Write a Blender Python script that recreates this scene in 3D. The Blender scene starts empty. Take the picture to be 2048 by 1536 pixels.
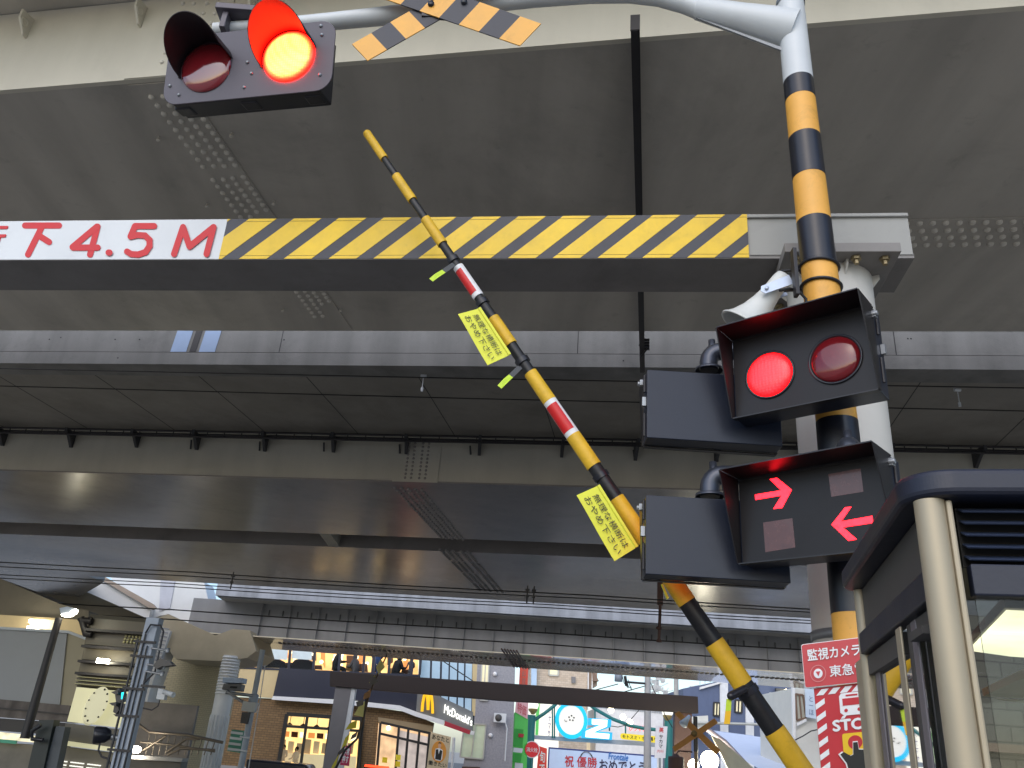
import bpy, math, random
from mathutils import Vector, Matrix
random.seed(7)
SC = bpy.context.scene
COL = SC.collection
V = Vector

# ------------------------------------------------------------------ camera, sky, sun, exposure
F = 1660.0                                   # focal length in pixels of a 2048 x 1536 frame
CAM = V((0, 0, 1.6))
_up = V((1310 - 1024, 768 + 2946, -F)).normalized()
_fh = V((0, 0, -1)) - _up * V((0, 0, -1)).dot(_up)
_fh.normalize()
_rt = _fh.cross(_up)
R3 = Matrix((_rt, _fh, _up))                 # camera axes -> world axes
cd = bpy.data.cameras.new('camera')
cd.sensor_width = 36.0
cd.sensor_fit = 'HORIZONTAL'
cd.lens = F * 36 / 2048
cd.clip_start = 0.05
cd.clip_end = 3000
cam = bpy.data.objects.new('camera', cd)
COL.objects.link(cam)
cam.matrix_world = Matrix.Translation(CAM) @ R3.to_4x4()
SC.camera = cam

W = bpy.data.worlds.new('World')
SC.world = W
W.use_nodes = True
SUN_EL, SUN_AZ = math.radians(38), math.radians(200)      # veiled sun behind the photographer
nt = W.node_tree
sky = nt.nodes.new('ShaderNodeTexSky')
sky.sky_type = 'NISHITA'
sky.sun_disc = False
sky.sun_elevation = SUN_EL
sky.sun_rotation = SUN_AZ
sky.dust_density = 1.5
sky.ozone_density = 2.0
nt.links.new(sky.outputs[0], nt.nodes['Background'].inputs[0])
nt.nodes['Background'].inputs[1].default_value = 0.13
sl = bpy.data.lights.new('sun', 'SUN')
sl.energy = 0.7
sl.angle = math.radians(100)
sl.color = (1.0, 0.97, 0.93)
so = bpy.data.objects.new('sun', sl)
COL.objects.link(so)
_sd = V((math.sin(SUN_AZ) * math.cos(SUN_EL), math.cos(SUN_AZ) * math.cos(SUN_EL), math.sin(SUN_EL)))
so.rotation_euler = _sd.to_track_quat('Z', 'Y').to_euler()
SC.view_settings.view_transform = 'Standard'
SC.view_settings.look = 'None'
SC.view_settings.exposure = 0.75
SC.view_settings.gamma = 1
SC.cycles.use_denoising = True
SC.cycles.max_bounces = 10
SC.cycles.diffuse_bounces = 6
SC.cycles.sample_clamp_indirect = 8

# ------------------------------------------------------------------ helpers
def ray(px, py):
    return (R3 @ V((px - 1024, 768 - py, -F))).normalized()

def at(px, py, Y, s=0.0):
    """point of the vertical plane y = Y + s*x seen at that pixel"""
    d = ray(px, py)
    t = Y / (d.y - s * d.x)
    return CAM + d * t

def atz(px, py, Z):
    d = ray(px, py)
    return CAM + d * ((Z - CAM.z) / d.z)

def S(r, g, b):
    f = lambda c: (c / 255 / 12.92) if c <= 10 else (((c / 255) + 0.055) / 1.055) ** 2.4
    return (f(r), f(g), f(b))

MATS = {}
def M(name, col, rough=.55, metal=0.0, var=.12, scale=2.0, bump=0.0, bscale=60.0, streak=0.0, spec=.5,
      emit=0.0, ecol=None, coat=0.0, grime=0.0, gscale=5.0, sscale=(1.7, 1.7, .1)):
    if name in MATS:
        return MATS[name]
    m = bpy.data.materials.new(name)
    m.use_nodes = True
    n, l = m.node_tree.nodes, m.node_tree.links
    p = n['Principled BSDF']
    p.inputs['Roughness'].default_value = rough
    p.inputs['Metallic'].default_value = metal
    p.inputs['Specular IOR Level'].default_value = spec
    p.inputs['Coat Weight'].default_value = coat
    tc = n.new('ShaderNodeTexCoord')
    nz = n.new('ShaderNodeTexNoise')
    nz.inputs['Scale'].default_value = scale
    nz.inputs['Detail'].default_value = 8
    nz.inputs['Roughness'].default_value = .65
    l.new(tc.outputs['Object'], nz.inputs['Vector'])
    mr = n.new('ShaderNodeMapRange')
    mr.inputs[1].default_value = .25
    mr.inputs[2].default_value = .75
    mr.inputs[3].default_value = 1 - var
    mr.inputs[4].default_value = 1 + var
    l.new(nz.outputs[0], mr.inputs[0])
    fac = mr.outputs[0]
    if streak > 0:
        mp = n.new('ShaderNodeMapping')
        mp.inputs['Scale'].default_value = sscale
        l.new(tc.outputs['Object'], mp.inputs[0])
        n2 = n.new('ShaderNodeTexNoise')
        n2.inputs['Scale'].default_value = 1.3
        n2.inputs['Detail'].default_value = 5
        l.new(mp.outputs[0], n2.inputs['Vector'])
        m2 = n.new('ShaderNodeMapRange')
        m2.inputs[1].default_value = .35
        m2.inputs[2].default_value = .62
        m2.inputs[3].default_value = 1 - streak
        m2.inputs[4].default_value = 1.0
        l.new(n2.outputs[0], m2.inputs[0])
        mu = n.new('ShaderNodeMath')
        mu.operation = 'MULTIPLY'
        l.new(fac, mu.inputs[0])
        l.new(m2.outputs[0], mu.inputs[1])
        fac = mu.outputs[0]
    if grime > 0:
        for sc_, lo, hi, g in ((gscale, .52, .72, grime), (gscale * 7, .60, .74, grime * .8)):
            n3 = n.new('ShaderNodeTexNoise'); n3.inputs['Scale'].default_value = sc_; n3.inputs['Detail'].default_value = 12
            n3.inputs['Roughness'].default_value = .7; n3.inputs['Distortion'].default_value = .4
            l.new(tc.outputs['Object'], n3.inputs['Vector'])
            m3 = n.new('ShaderNodeMapRange'); m3.inputs[1].default_value = lo; m3.inputs[2].default_value = hi
            m3.inputs[3].default_value = 1.0; m3.inputs[4].default_value = 1 - g
            l.new(n3.outputs[0], m3.inputs[0])
            mu = n.new('ShaderNodeMath'); mu.operation = 'MULTIPLY'
            l.new(fac, mu.inputs[0]); l.new(m3.outputs[0], mu.inputs[1])
            fac = mu.outputs[0]
    vm = n.new('ShaderNodeVectorMath')
    vm.operation = 'SCALE'
    vm.inputs[0].default_value = col
    l.new(fac, vm.inputs['Scale'])
    l.new(vm.outputs[0], p.inputs['Base Color'])
    # broken-up gloss
    rr = n.new('ShaderNodeMapRange')
    rr.inputs[3].default_value = max(.02, rough - .08)
    rr.inputs[4].default_value = min(1, rough + .1)
    l.new(nz.outputs[0], rr.inputs[0])
    l.new(rr.outputs[0], p.inputs['Roughness'])
    if bump > 0:
        nb = n.new('ShaderNodeTexNoise')
        nb.inputs['Scale'].default_value = bscale
        nb.inputs['Detail'].default_value = 4
        l.new(tc.outputs['Object'], nb.inputs['Vector'])
        bp = n.new('ShaderNodeBump')
        bp.inputs['Strength'].default_value = bump
        bp.inputs['Distance'].default_value = .01
        l.new(nb.outputs[0], bp.inputs['Height'])
        l.new(bp.outputs[0], p.inputs['Normal'])
    if emit > 0:
        p.inputs['Emission Color'].default_value = (*(ecol or col), 1)
        p.inputs['Emission Strength'].default_value = emit
    MATS[name] = m
    return m

def brick_mat(name, c1, c2, mortar, scale, bw=.5, rh=.25, rough=.7, ms=.015):
    if name in MATS:
        return MATS[name]
    m = M(name, c1, rough)
    n, l = m.node_tree.nodes, m.node_tree.links
    tc = n.new('ShaderNodeTexCoord')
    sp = n.new('ShaderNodeSeparateXYZ')
    l.new(tc.outputs['Object'], sp.inputs[0])
    ad = n.new('ShaderNodeMath'); ad.operation = 'ADD'
    l.new(sp.outputs[0], ad.inputs[0]); l.new(sp.outputs[1], ad.inputs[1])
    cb = n.new('ShaderNodeCombineXYZ')
    l.new(ad.outputs[0], cb.inputs[0]); l.new(sp.outputs[2], cb.inputs[1])
    b = n.new('ShaderNodeTexBrick')
    b.inputs['Color1'].default_value = (*c1, 1)
    b.inputs['Color2'].default_value = (*c2, 1)
    b.inputs['Mortar'].default_value = (*mortar, 1)
    b.inputs['Scale'].default_value = scale
    b.inputs['Mortar Size'].default_value = ms
    b.inputs['Brick Width'].default_value = bw
    b.inputs['Row Height'].default_value = rh
    l.new(cb.outputs[0], b.inputs['Vector'])
    l.new(b.outputs[0], n['Principled BSDF'].inputs['Base Color'])
    bp = n.new('ShaderNodeBump'); bp.inputs['Strength'].default_value = .4; bp.invert = True
    l.new(b.outputs['Fac'], bp.inputs['Height'])
    l.new(bp.outputs[0], n['Principled BSDF'].inputs['Normal'])
    return m

def E(name, col, strength, var=0.0, scale=3.0):
    """a thing that gives off light"""
    if name in MATS:
        return MATS[name]
    m = bpy.data.materials.new(name)
    m.use_nodes = True
    n, l = m.node_tree.nodes, m.node_tree.links
    p = n['Principled BSDF']
    p.inputs['Base Color'].default_value = (*[c * .5 for c in col], 1)
    p.inputs['Roughness'].default_value = .35
    p.inputs['Emission Color'].default_value = (*col, 1)
    p.inputs['Emission Strength'].default_value = strength
    if var > 0:
        tc = n.new('ShaderNodeTexCoord')
        nz = n.new('ShaderNodeTexNoise'); nz.inputs['Scale'].default_value = scale; nz.inputs['Detail'].default_value = 6
        l.new(tc.outputs['Object'], nz.inputs['Vector'])
        mr = n.new('ShaderNodeMapRange')
        mr.inputs[1].default_value = .3; mr.inputs[2].default_value = .7
        mr.inputs[3].default_value = strength * (1 - var); mr.inputs[4].default_value = strength * (1 + var)
        l.new(nz.outputs[0], mr.inputs[0])
        l.new(mr.outputs[0], p.inputs['Emission Strength'])
    MATS[name] = m
    return m

def lens_mat(name, c_in, c_out, s_in, s_out, r, dots=220.0):
    """lit lamp lens: LED cluster brightest in its middle, faint facet grid (object space)"""
    m = bpy.data.materials.new(name)
    m.use_nodes = True
    n, l = m.node_tree.nodes, m.node_tree.links
    p = n['Principled BSDF']
    p.inputs['Base Color'].default_value = (.35, .01, .015, 1)
    p.inputs['Roughness'].default_value = .3
    tc = n.new('ShaderNodeTexCoord')
    ln = n.new('ShaderNodeVectorMath'); ln.operation = 'LENGTH'
    l.new(tc.outputs['Object'], ln.inputs[0])
    mr = n.new('ShaderNodeMapRange'); mr.interpolation_type = 'SMOOTHSTEP'
    mr.inputs[1].default_value = r * .76; mr.inputs[2].default_value = r * 1.0
    l.new(ln.outputs['Value'], mr.inputs[0])
    mx = n.new('ShaderNodeMix'); mx.data_type = 'RGBA'
    mx.inputs[6].default_value = (*c_in, 1); mx.inputs[7].default_value = (*c_out, 1)
    l.new(mr.outputs[0], mx.inputs[0])
    l.new(mx.outputs[2], p.inputs['Emission Color'])
    m2 = n.new('ShaderNodeMapRange')
    m2.inputs[3].default_value = s_in; m2.inputs[4].default_value = s_out
    l.new(mr.outputs[0], m2.inputs[0])
    ck = n.new('ShaderNodeTexVoronoi'); ck.inputs['Scale'].default_value = dots; ck.inputs['Randomness'].default_value = .2
    l.new(tc.outputs['Object'], ck.inputs['Vector'])
    m3 = n.new('ShaderNodeMapRange'); m3.inputs[2].default_value = .8
    m3.inputs[3].default_value = 1.25; m3.inputs[4].default_value = .5
    l.new(ck.outputs[0], m3.inputs[0])
    mu = n.new('ShaderNodeMath'); mu.operation = 'MULTIPLY'
    l.new(m2.outputs[0], mu.inputs[0]); l.new(m3.outputs[0], mu.inputs[1])
    l.new(mu.outputs[0], p.inputs['Emission Strength'])
    return m

def glass_mat(name, tint=(.9, .93, .92), refl=.12, rough=.02):
    if name in MATS:
        return MATS[name]
    m = bpy.data.materials.new(name)
    m.use_nodes = True
    n, l = m.node_tree.nodes, m.node_tree.links
    n.remove(n['Principled BSDF'])
    tr = n.new('ShaderNodeBsdfTransparent'); tr.inputs[0].default_value = (*tint, 1)
    gl = n.new('ShaderNodeBsdfGlossy'); gl.inputs['Roughness'].default_value = rough
    fr = n.new('ShaderNodeFresnel'); fr.inputs[0].default_value = 1.26
    ad = n.new('ShaderNodeMath'); ad.operation = 'MAXIMUM'; ad.inputs[1].default_value = refl
    l.new(fr.outputs[0], ad.inputs[0])
    mx = n.new('ShaderNodeMixShader')
    l.new(ad.outputs[0], mx.inputs[0]); l.new(tr.outputs[0], mx.inputs[1]); l.new(gl.outputs[0], mx.inputs[2])
    l.new(mx.outputs[0], n['Material Output'].inputs[0])
    MATS[name] = m
    return m

ORG = {}
def org(o):
    return ORG.get(o.name, V((0, 0, 0)))

def tag(o, label=None, cat=None, group=None, kind=None):
    if label: o['label'] = label
    if cat: o['category'] = cat
    if group: o['group'] = group
    if kind: o['kind'] = kind
    return o

def thing(name, loc, label, cat, group=None):
    o = bpy.data.objects.new(name, None)
    o.empty_display_size = .1
    COL.objects.link(o)
    o.location = loc
    ORG[o.name] = V(loc)
    return tag(o, label, cat, group)

class MB:
    def __init__(s):
        s.v = []; s.f = []; s.mi = []; s.sm = []; s.cur = 0
    def add(s, vs, fs, smooth=False):
        b = len(s.v)
        s.v += [V(x) for x in vs]
        for f in fs:
            s.f.append([b + i for i in f]); s.mi.append(s.cur); s.sm.append(smooth)
    def box(s, c, size, ax=None):
        c = V(c)
        ax = ax or (V((1, 0, 0)), V((0, 1, 0)), V((0, 0, 1)))
        h = [a * (d / 2) for a, d in zip(ax, size)]
        vs = [c + h[0] * i + h[1] * j + h[2] * k for k in (-1, 1) for j in (-1, 1) for i in (-1, 1)]
        s.add(vs, [(0, 2, 3, 1), (4, 5, 7, 6), (0, 1, 5, 4), (2, 6, 7, 3), (0, 4, 6, 2), (1, 3, 7, 5)])
        return s
    def prism(s, poly, ext):
        n = len(poly); e = V(ext)
        poly = [V(p) for p in poly]
        vs = poly + [p + e for p in poly]
        s.add(vs, [tuple(range(n)), tuple(range(2 * n - 1, n - 1, -1))] +
              [(i, n + i, n + (i + 1) % n, (i + 1) % n) for i in range(n)])
        return s
    def face(s, poly):
        s.add(poly, [tuple(range(len(poly)))])
        return s
    def tube(s, pts, r, n=12, cap=True, smooth=True):
        pts = [V(p) for p in pts]
        rs = r if isinstance(r, (list, tuple)) else [r] * len(pts)
        t0 = (pts[1] - pts[0]).normalized()
        a = t0.orthogonal().normalized()
        rings = []
        for i, p in enumerate(pts):
            t = (pts[min(i + 1, len(pts) - 1)] - pts[max(i - 1, 0)]).normalized()
            a = (a - t * a.dot(t)).normalized()
            b = t.cross(a)
            rings.append([p + (a * math.cos(2 * math.pi * k / n) + b * math.sin(2 * math.pi * k / n)) * rs[i] for k in range(n)])
        vs = [q for rg in rings for q in rg]
        fs = [(i * n + k, i * n + (k + 1) % n, (i + 1) * n + (k + 1) % n, (i + 1) * n + k)
              for i in range(len(pts) - 1) for k in range(n)]
        s.add(vs, fs, smooth)
        if cap:
            s.add(rings[0], [tuple(reversed(range(n)))])
            s.add(rings[-1], [tuple(range(n))])
        return s
    def lathe(s, p0, d, prof, n=24, smooth=True):
        """prof: (distance along d, radius)"""
        p0 = V(p0); d = V(d).normalized()
        a = d.orthogonal().normalized(); b = d.cross(a)
        vs = []
        for t, r in prof:
            vs += [p0 + d * t + (a * math.cos(2 * math.pi * k / n) + b * math.sin(2 * math.pi * k / n)) * max(r, 1e-5) for k in range(n)]
        fs = [(i * n + k, i * n + (k + 1) % n, (i + 1) * n + (k + 1) % n, (i + 1) * n + k)
              for i in range(len(prof) - 1) for k in range(n)]
        s.add(vs, fs, smooth)
        return s
    def sphere(s, c, r, nu=16, nv=10, sc=(1, 1, 1)):
        c = V(c); vs = []; fs = []
        for j in range(nv + 1):
            th = math.pi * j / nv
            for i in range(nu):
                ph = 2 * math.pi * i / nu
                vs.append(c + V((math.sin(th) * math.cos(ph) * r * sc[0], math.sin(th) * math.sin(ph) * r * sc[1], math.cos(th) * r * sc[2])))
        for j in range(nv):
            for i in range(nu):
                fs.append((j * nu + i, (j + 1) * nu + i, (j + 1) * nu + (i + 1) % nu, j * nu + (i + 1) % nu))
        s.add(vs, fs, True)
        return s
    def build(s, name, mats, parent=None, bevel=0, seg=2, origin=None):
        me = bpy.data.meshes.new(name)
        if not isinstance(mats, (list, tuple)): mats = [mats]
        if parent is not None: o0 = org(parent)
        elif origin is not None: o0 = V(origin)
        else:
            n = len(s.v)
            o0 = V((sum(v.x for v in s.v) / n, sum(v.y for v in s.v) / n, min(v.z for v in s.v)))
        loc = V((0, 0, 0))
        if parent is not None and origin is not None:
            loc = V(origin) - o0; o0 = V(origin)
        me.from_pydata([tuple(v - o0) for v in s.v], [], s.f)
        for m in mats: me.materials.append(m)
        me.polygons.foreach_set('material_index', s.mi)
        me.polygons.foreach_set('use_smooth', s.sm)
        me.update()
        o = bpy.data.objects.new(name, me)
        COL.objects.link(o)
        if parent is not None:
            o.parent = parent; o.location = loc
        else:
            o.location = o0
        ORG[o.name] = o0
        if bevel > 0:
            b = o.modifiers.new('bevel', 'BEVEL'); b.width = bevel; b.segments = seg; b.limit_method = 'ANGLE'; b.angle_limit = math.radians(40)
            b.harden_normals = False
        return o

def Q(bl, br, tr, tl):
    bl, br, tr, tl = map(V, (bl, br, tr, tl))
    n = (br - bl).cross(tl - bl).normalized()
    def f(s, t, d=0.0):
        return (bl * (1 - s) + br * s) * (1 - t) + (tl * (1 - s) + tr * s) * t + n * d
    f.n = n
    return f

def qpx(bl, br, tr, tl, Y, s=0.0):
    return Q(*[at(p[0], p[1], Y, s) for p in (bl, br, tr, tl)])

def txt(body, q, mat, parent, rect=(0, 0, 1, 1), bold=0.0, d=.003, name='lettering', line=1.0, align='CENTER', thick=0.0):
    c = bpy.data.curves.new('text', 'FONT')
    c.body = body; c.size = 1; c.resolution_u = 3; c.align_x = align; c.space_line = line
    o = bpy.data.objects.new('text', c)
    COL.objects.link(o)
    dg = bpy.context.evaluated_depsgraph_get()
    dg.update()
    me = bpy.data.meshes.new_from_object(o.evaluated_get(dg))
    vs = [v.co.copy() for v in me.vertices]
    fs = [tuple(p.vertices) for p in me.polygons]
    bpy.data.objects.remove(o); bpy.data.curves.remove(c); bpy.data.meshes.remove(me)
    if not vs: return None
    x0, x1 = min(v.x for v in vs), max(v.x for v in vs)
    y0, y1 = min(v.y for v in vs), max(v.y for v in vs)
    mb = MB()
    mp = lambda v, dd: q(rect[0] + (rect[2] - rect[0]) * (v.x - x0) / max(x1 - x0, 1e-6),
                         rect[1] + (rect[3] - rect[1]) * (v.y - y0) / max(y1 - y0, 1e-6), dd)
    mb.add([mp(v, d + thick) for v in vs], fs)
    if bold > 0:
        for i, (sx, sy) in enumerate(((1, 0), (-1, 0), (0, 1), (0, -1))):
            o2 = V((sx * bold, sy * bold, 0))
            mb.add([mp(v + o2, d + thick + .0004 * (i + 1)) for v in vs], fs)
    if thick > 0:
        cnt = {}
        for f in fs:
            for i in range(len(f)):
                a, b = f[i], f[(i + 1) % len(f)]
                cnt[(a, b)] = 1
        for (a, b) in list(cnt):
            if (b, a) not in cnt:
                mb.add([mp(vs[a], d + thick), mp(vs[b], d + thick), mp(vs[b], d), mp(vs[a], d)], [(0, 3, 2, 1)])
    return mb.build(name, mat, parent)

def clip01(poly):
    for ax, lim, sg in ((0, 0, 1), (0, 1, -1), (1, 0, 1), (1, 1, -1)):
        out = []
        for i in range(len(poly)):
            a, b = poly[i], poly[(i + 1) % len(poly)]
            ia, ib = (a[ax] - lim) * sg >= 0, (b[ax] - lim) * sg >= 0
            if ia: out.append(a)
            if ia != ib:
                t = (lim - a[ax]) / (b[ax] - a[ax])
                out.append((a[0] + (b[0] - a[0]) * t, a[1] + (b[1] - a[1]) * t))
        poly = out
        if not poly: return []
    return poly

def slab(mb, q, th, poly=None):
    """plate of thickness th whose front is the quad / (s,t) polygon"""
    poly = poly or [(0, 0), (1, 0), (1, 1), (0, 1)]
    return mb.prism([q(s, t) for s, t in poly], -q.n * th)

def pp(name, px, Y, th, mat, parent=None, s=0.0, ext=None, bevel=0):
    """plate or block: outline seen at those pixels, standing on plane y=Y+s*x, th deep"""
    mb = MB()
    mb.prism([at(x, y, Y, s) for x, y in px], ext or V((0, th, 0)))
    return mb.build(name, mat, parent, bevel=bevel)

def rrect(w, h, r, n=5):
    out = []
    for cx, cy, a0 in ((w - r, h - r, 0), (-w + r, h - r, 90), (-w + r, -h + r, 180), (w - r, -h + r, 270)):
        for k in range(n + 1):
            a = math.radians(a0 + 90 * k / n)
            out.append((cx + r * math.cos(a), cy + r * math.sin(a)))
    return out

# ------------------------------------------------------------------ materials
CREAM = M('cream_steel_paint', S(212, 206, 188), .45, var=.06, scale=.8, streak=.09, bump=.05, grime=.08, gscale=1.5)
SOFF = M('girder_soffit_paint', S(192, 186, 174), .42, var=.1, scale=.6, bump=.05, spec=.5, grime=.26, gscale=.5, streak=.2, sscale=(1.5, .16, 1))
BOLT = M('bolt_paint', S(214, 208, 194), .35, var=.1, scale=6)
SOFF2 = M('glossy_soffit_paint', S(144, 139, 135), .2, var=.16, scale=.5, bump=.06, bscale=3, spec=.7, grime=.2, gscale=.6)
SOFF3 = M('far_flange_paint', S(240, 230, 204), .24, metal=.0, var=.1, scale=.6, spec=.9, coat=.8)
CONC = M('stained_concrete', S(136, 135, 132), .85, var=.14, scale=1.6, streak=.22, bump=.25, grime=.25, gscale=1.2)
KERB = M('kerb_concrete', S(186, 190, 196), .8, var=.12, scale=1.6, streak=.25, bump=.2, grime=.15, gscale=1)
SLAB = M('slab_concrete', S(142, 138, 130), .85, var=.2, scale=.9, bump=.2, grime=.25, gscale=.7)
WEB2 = M('grey_web_paint', S(182, 178, 164), .5, var=.1, scale=.7, streak=.1)
WHITE = M('white_paint', S(225, 226, 224), .4, var=.05, scale=2, bump=.03)
POLEW = M('pole_grey_white', S(205, 210, 212), .38, var=.06, scale=3)
COLW = M('column_offwhite', S(205, 203, 196), .45, var=.06, scale=2, streak=.08)
YEL = M('safety_yellow', S(232, 172, 76), .45, var=.09, scale=7, grime=.24, gscale=6)
YELR = M('reflective_yellow', S(236, 196, 34), .42, var=.08, scale=9, grime=.17, gscale=3, streak=.14)
BLK = M('black_paint', S(32, 34, 42), .3, var=.25, scale=8, bump=.04, grime=.3, gscale=9)
BLKB = M('barrier_black', S(26, 27, 30), .42, var=.45, scale=26, bump=.12, bscale=40)
STB = M('stripe_black', S(56, 58, 66), .5, var=.2, scale=6, grime=.35, gscale=4)
BOX = M('signal_box_black', S(30, 36, 50), .33, var=.14, scale=3, bump=.05, bscale=120, spec=.38, grime=.2, gscale=4)
PANEL = M('lamp_panel_shaded', S(26, 24, 26), .4, var=.15, scale=4, bump=.04, bscale=120, spec=.35, grime=.2, gscale=5)  # darker than the housing: shade under the hood put into the colour
PLATE = M('backplate_grey', S(84, 80, 90), .42, var=.12, scale=5)
HOOD = M('hood_black', S(26, 25, 28), .35, var=.15, scale=6)
REDT = M('red_tape', S(205, 28, 30), .4, var=.12, scale=20)
WHT = M('white_tape', S(228, 228, 228), .4, var=.05, scale=10)
SIGNW = M('sign_white', S(214, 218, 220), .45, var=.05, scale=2, streak=.06, grime=.07, gscale=3)
REDL = M('sign_red_letter', S(200, 26, 34), .5, var=.08, scale=6)
REDS = M('sign_red', S(186, 38, 48), .45, var=.08, scale=5)
NEON = M('fluoro_yellow', S(226, 228, 66), .55, var=.07, scale=8)
NEON2 = M('fluoro_lime', S(200, 228, 60), .5, var=.05, scale=8)
INK = M('black_ink', S(34, 34, 32), .6, var=.05)
STEEL = M('galvanised_steel', S(150, 154, 158), .42, metal=.6, var=.15, scale=8)
DSTEEL = M('dark_steel', S(40, 38, 40), .5, var=.2, scale=5)
RUST = M('brown_steel', S(84, 60, 54), .6, var=.2, scale=3)
PLAST = M('horn_plastic', S(206, 208, 204), .4, var=.05, scale=6)
REDOFF = M('red_lens_unlit', S(110, 24, 30), .12, var=.12, scale=30, coat=.5)
NAVY = M('navy_paint', S(27, 32, 48), .42, var=.14, scale=6, bump=.05)
DGREY = M('dark_grey_panel', S(74, 72, 70), .55, var=.08, scale=6)
CHAMP = M('champagne_aluminium', S(168, 157, 134), .42, metal=.25, var=.07, scale=5)
GLASS = glass_mat('clear_glass', refl=.015)
WIRE = M('wire_black', S(28, 26, 26), .6, var=.1)
TAN = brick_mat('tan_brick_tile', S(138, 110, 74), S(120, 94, 62), S(88, 72, 52), 1.0, .3, .12)
BEIGE = M('beige_wall', S(208, 186, 140), .7, var=.06, scale=1.5)
NAVYW = M('navy_fascia', S(30, 34, 52), .4, var=.1, scale=1)
GFAS = M('grey_fascia', S(108, 112, 114), .45, var=.06, scale=1)
GREYB = M('grey_stucco', S(150, 150, 156), .9, var=.22, scale=9, bump=.6, bscale=30)
ALU = M('aluminium_frame', S(180, 180, 174), .4, metal=.3, var=.05)
BROWN = M('beam_brown', S(44, 34, 32), .6, var=.15, scale=2)
GREYC = M('grey_painted_column', S(120, 118, 120), .55, var=.08, scale=2)
BLUEB = M('blue_siding', S(88, 100, 130), .6, var=.08, scale=3, streak=.06)
WHITEB = M('white_siding', S(214, 212, 204), .7, var=.06, scale=2)
ASPH = M('asphalt', S(104, 104, 104), .9, var=.25, scale=3, bump=.4, bscale=80)
GRND = M('ground_gravel', S(166, 161, 152), .95, var=.25, scale=4, bump=.5, bscale=30)
PAVE = M('pavement_concrete', S(150, 148, 142), .9, var=.12, scale=2, bump=.2)

# ------------------------------------------------------------------ ground, road
mb = MB(); mb.face([(-900, -900, 0), (900, -900, 0), (900, 900, 0), (-900, 900, 0)])
tag(mb.build('ground', GRND, origin=(0, 0, 0)), kind='structure')
mb = MB(); mb.face([(-8, -60, .004), (1.0, -60, .004), (4.5, 130, .004), (-5.5, 130, .004)])
tag(mb.build('road', ASPH, origin=(0, 0, .004)), kind='structure')
mb = MB(); mb.prism([(1.0, -60, 0), (9, -60, 0), (9, 3.3, 0), (1.0, 3.3, 0)], (0, 0, .12))
tag(mb.build('pavement', PAVE), kind='structure')

# ------------------------------------------------------------------ railway viaducts
def lp(L, X, z):
    return V((X, L[0] + L[1] * X, z))

def gird(mb, prof, X0, X1):
    """prof: list of (line, z); swept along the girder from X0 to X1"""
    a = [lp(L, X0, z) for L, z in prof]; b = [lp(L, X1, z) for L, z in prof]
    n = len(a)
    mb.add(a + b, [tuple(range(n)), tuple(range(2 * n - 1, n - 1, -1))] +
           [(i, n + i, n + (i + 1) % n, (i + 1) % n) for i in range(n)])
    return mb

def off(L, d):
    return (L[0] + d, L[1])

def bolt_at(mb, p, r, nrm):
    nrm = V(nrm).normalized()
    r *= 1.15
    mb.lathe(V(p), nrm, [(0, r), (r * .5, r * .92), (r * .85, r * .55), (r * .95, 0)], n=8)

A, B = (5.17, -.206), (10.3, -.163)
Z1 = 7.0
v1 = thing('railway_viaduct', (0, 7, 0), 'cream steel box girder viaduct directly overhead with a broad dark underside and white fascia', 'viaduct', 'railway viaducts over the crossing')
m = MB(); gird(m, [(A, Z1), (off(A, .05), Z1), (off(A, .05), 8.02), (A, 8.02)], -26, 22)
m.build('web_plate', CREAM, v1)
m = MB(); gird(m, [(off(A, .05), Z1 + .003), (B, Z1 + .003), (B, 7.95), (off(B, -.05), 7.95), (off(B, -.05), 7.05), (off(A, .05), 7.05)], -26, 22)
m.build('soffit_plate', SOFF, v1)
m = MB(); gird(m, [(off(A, -1.5), 8.03), (off(B, .5), 8.03), (off(B, .5), 8.5), (off(A, -1.5), 8.5)], -26, 22)
m.build('deck_overhang', SOFF, v1)
m = MB()
for px in ((58, 58), (286, 36), (508, 14), (1180, -40)):
    c = at(px[0], px[1], *A)
    nw = V((-.2, -1, 0)).normalized()
    m2 = MB()
    poly = [c + V((0, 0, .12)), c + V((0, 0, -.13)), c + nw * .05 + V((0, 0, -.13)), c + nw * .15 + V((0, 0, .0)), c + nw * .15 + V((0, 0, .1))]
    u = V((1, -.206, 0)).normalized()
    m2.prism(poly, u * .022)
    m2.lathe(c + nw * .085 - u * .006, u, [(0, .03), (0, .047), (.034, .047), (.034, .03), (0, .03)], n=16)
    m2.build('lifting_lug', CREAM, v1)
# splice plates and bolt rows
q = [at(304, -10, *off(A, -.006)), at(450, -10, *off(A, -.006)), at(447, 152, *off(A, -.006)), at(258, 172, *off(A, -.006))]
zt = 7.98
xl, xr = at(285, 80, *A).x - .05, at(447, 80, *A).x
m = MB(); m.prism([lp(off(A, -.012), xl, Z1 + .005), lp(off(A, -.012), xr, Z1 + .005), lp(off(A, -.012), xr, zt), lp(off(A, -.012), xl, zt)], (0, .011, 0))
m.build('splice_plate', CREAM, v1)
cols = [(atz(316, 209, Z1), atz(400, 331, Z1)), (atz(340, 208, Z1), atz(418, 330, Z1)), (atz(373, 222, Z1), atz(441, 330, Z1)), (atz(398, 222, Z1), atz(460, 328, Z1))]
d1 = (atz(690, 660, Z1) - atz(400, 170, Z1)).normalized()
e1 = (atz(548, 432, Z1) - atz(400, 215, Z1)).normalized()
pa = atz(290, 215, Z1); pb = atz(404, 218, Z1)
la, lb = 12, 12
def tolin(p, L, d):
    k = (L[0] + d + L[1] * p.x - p.y) / (e1.y - L[1] * e1.x)
    return p + e1 * k + V((0, 0, -.009))
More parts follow.
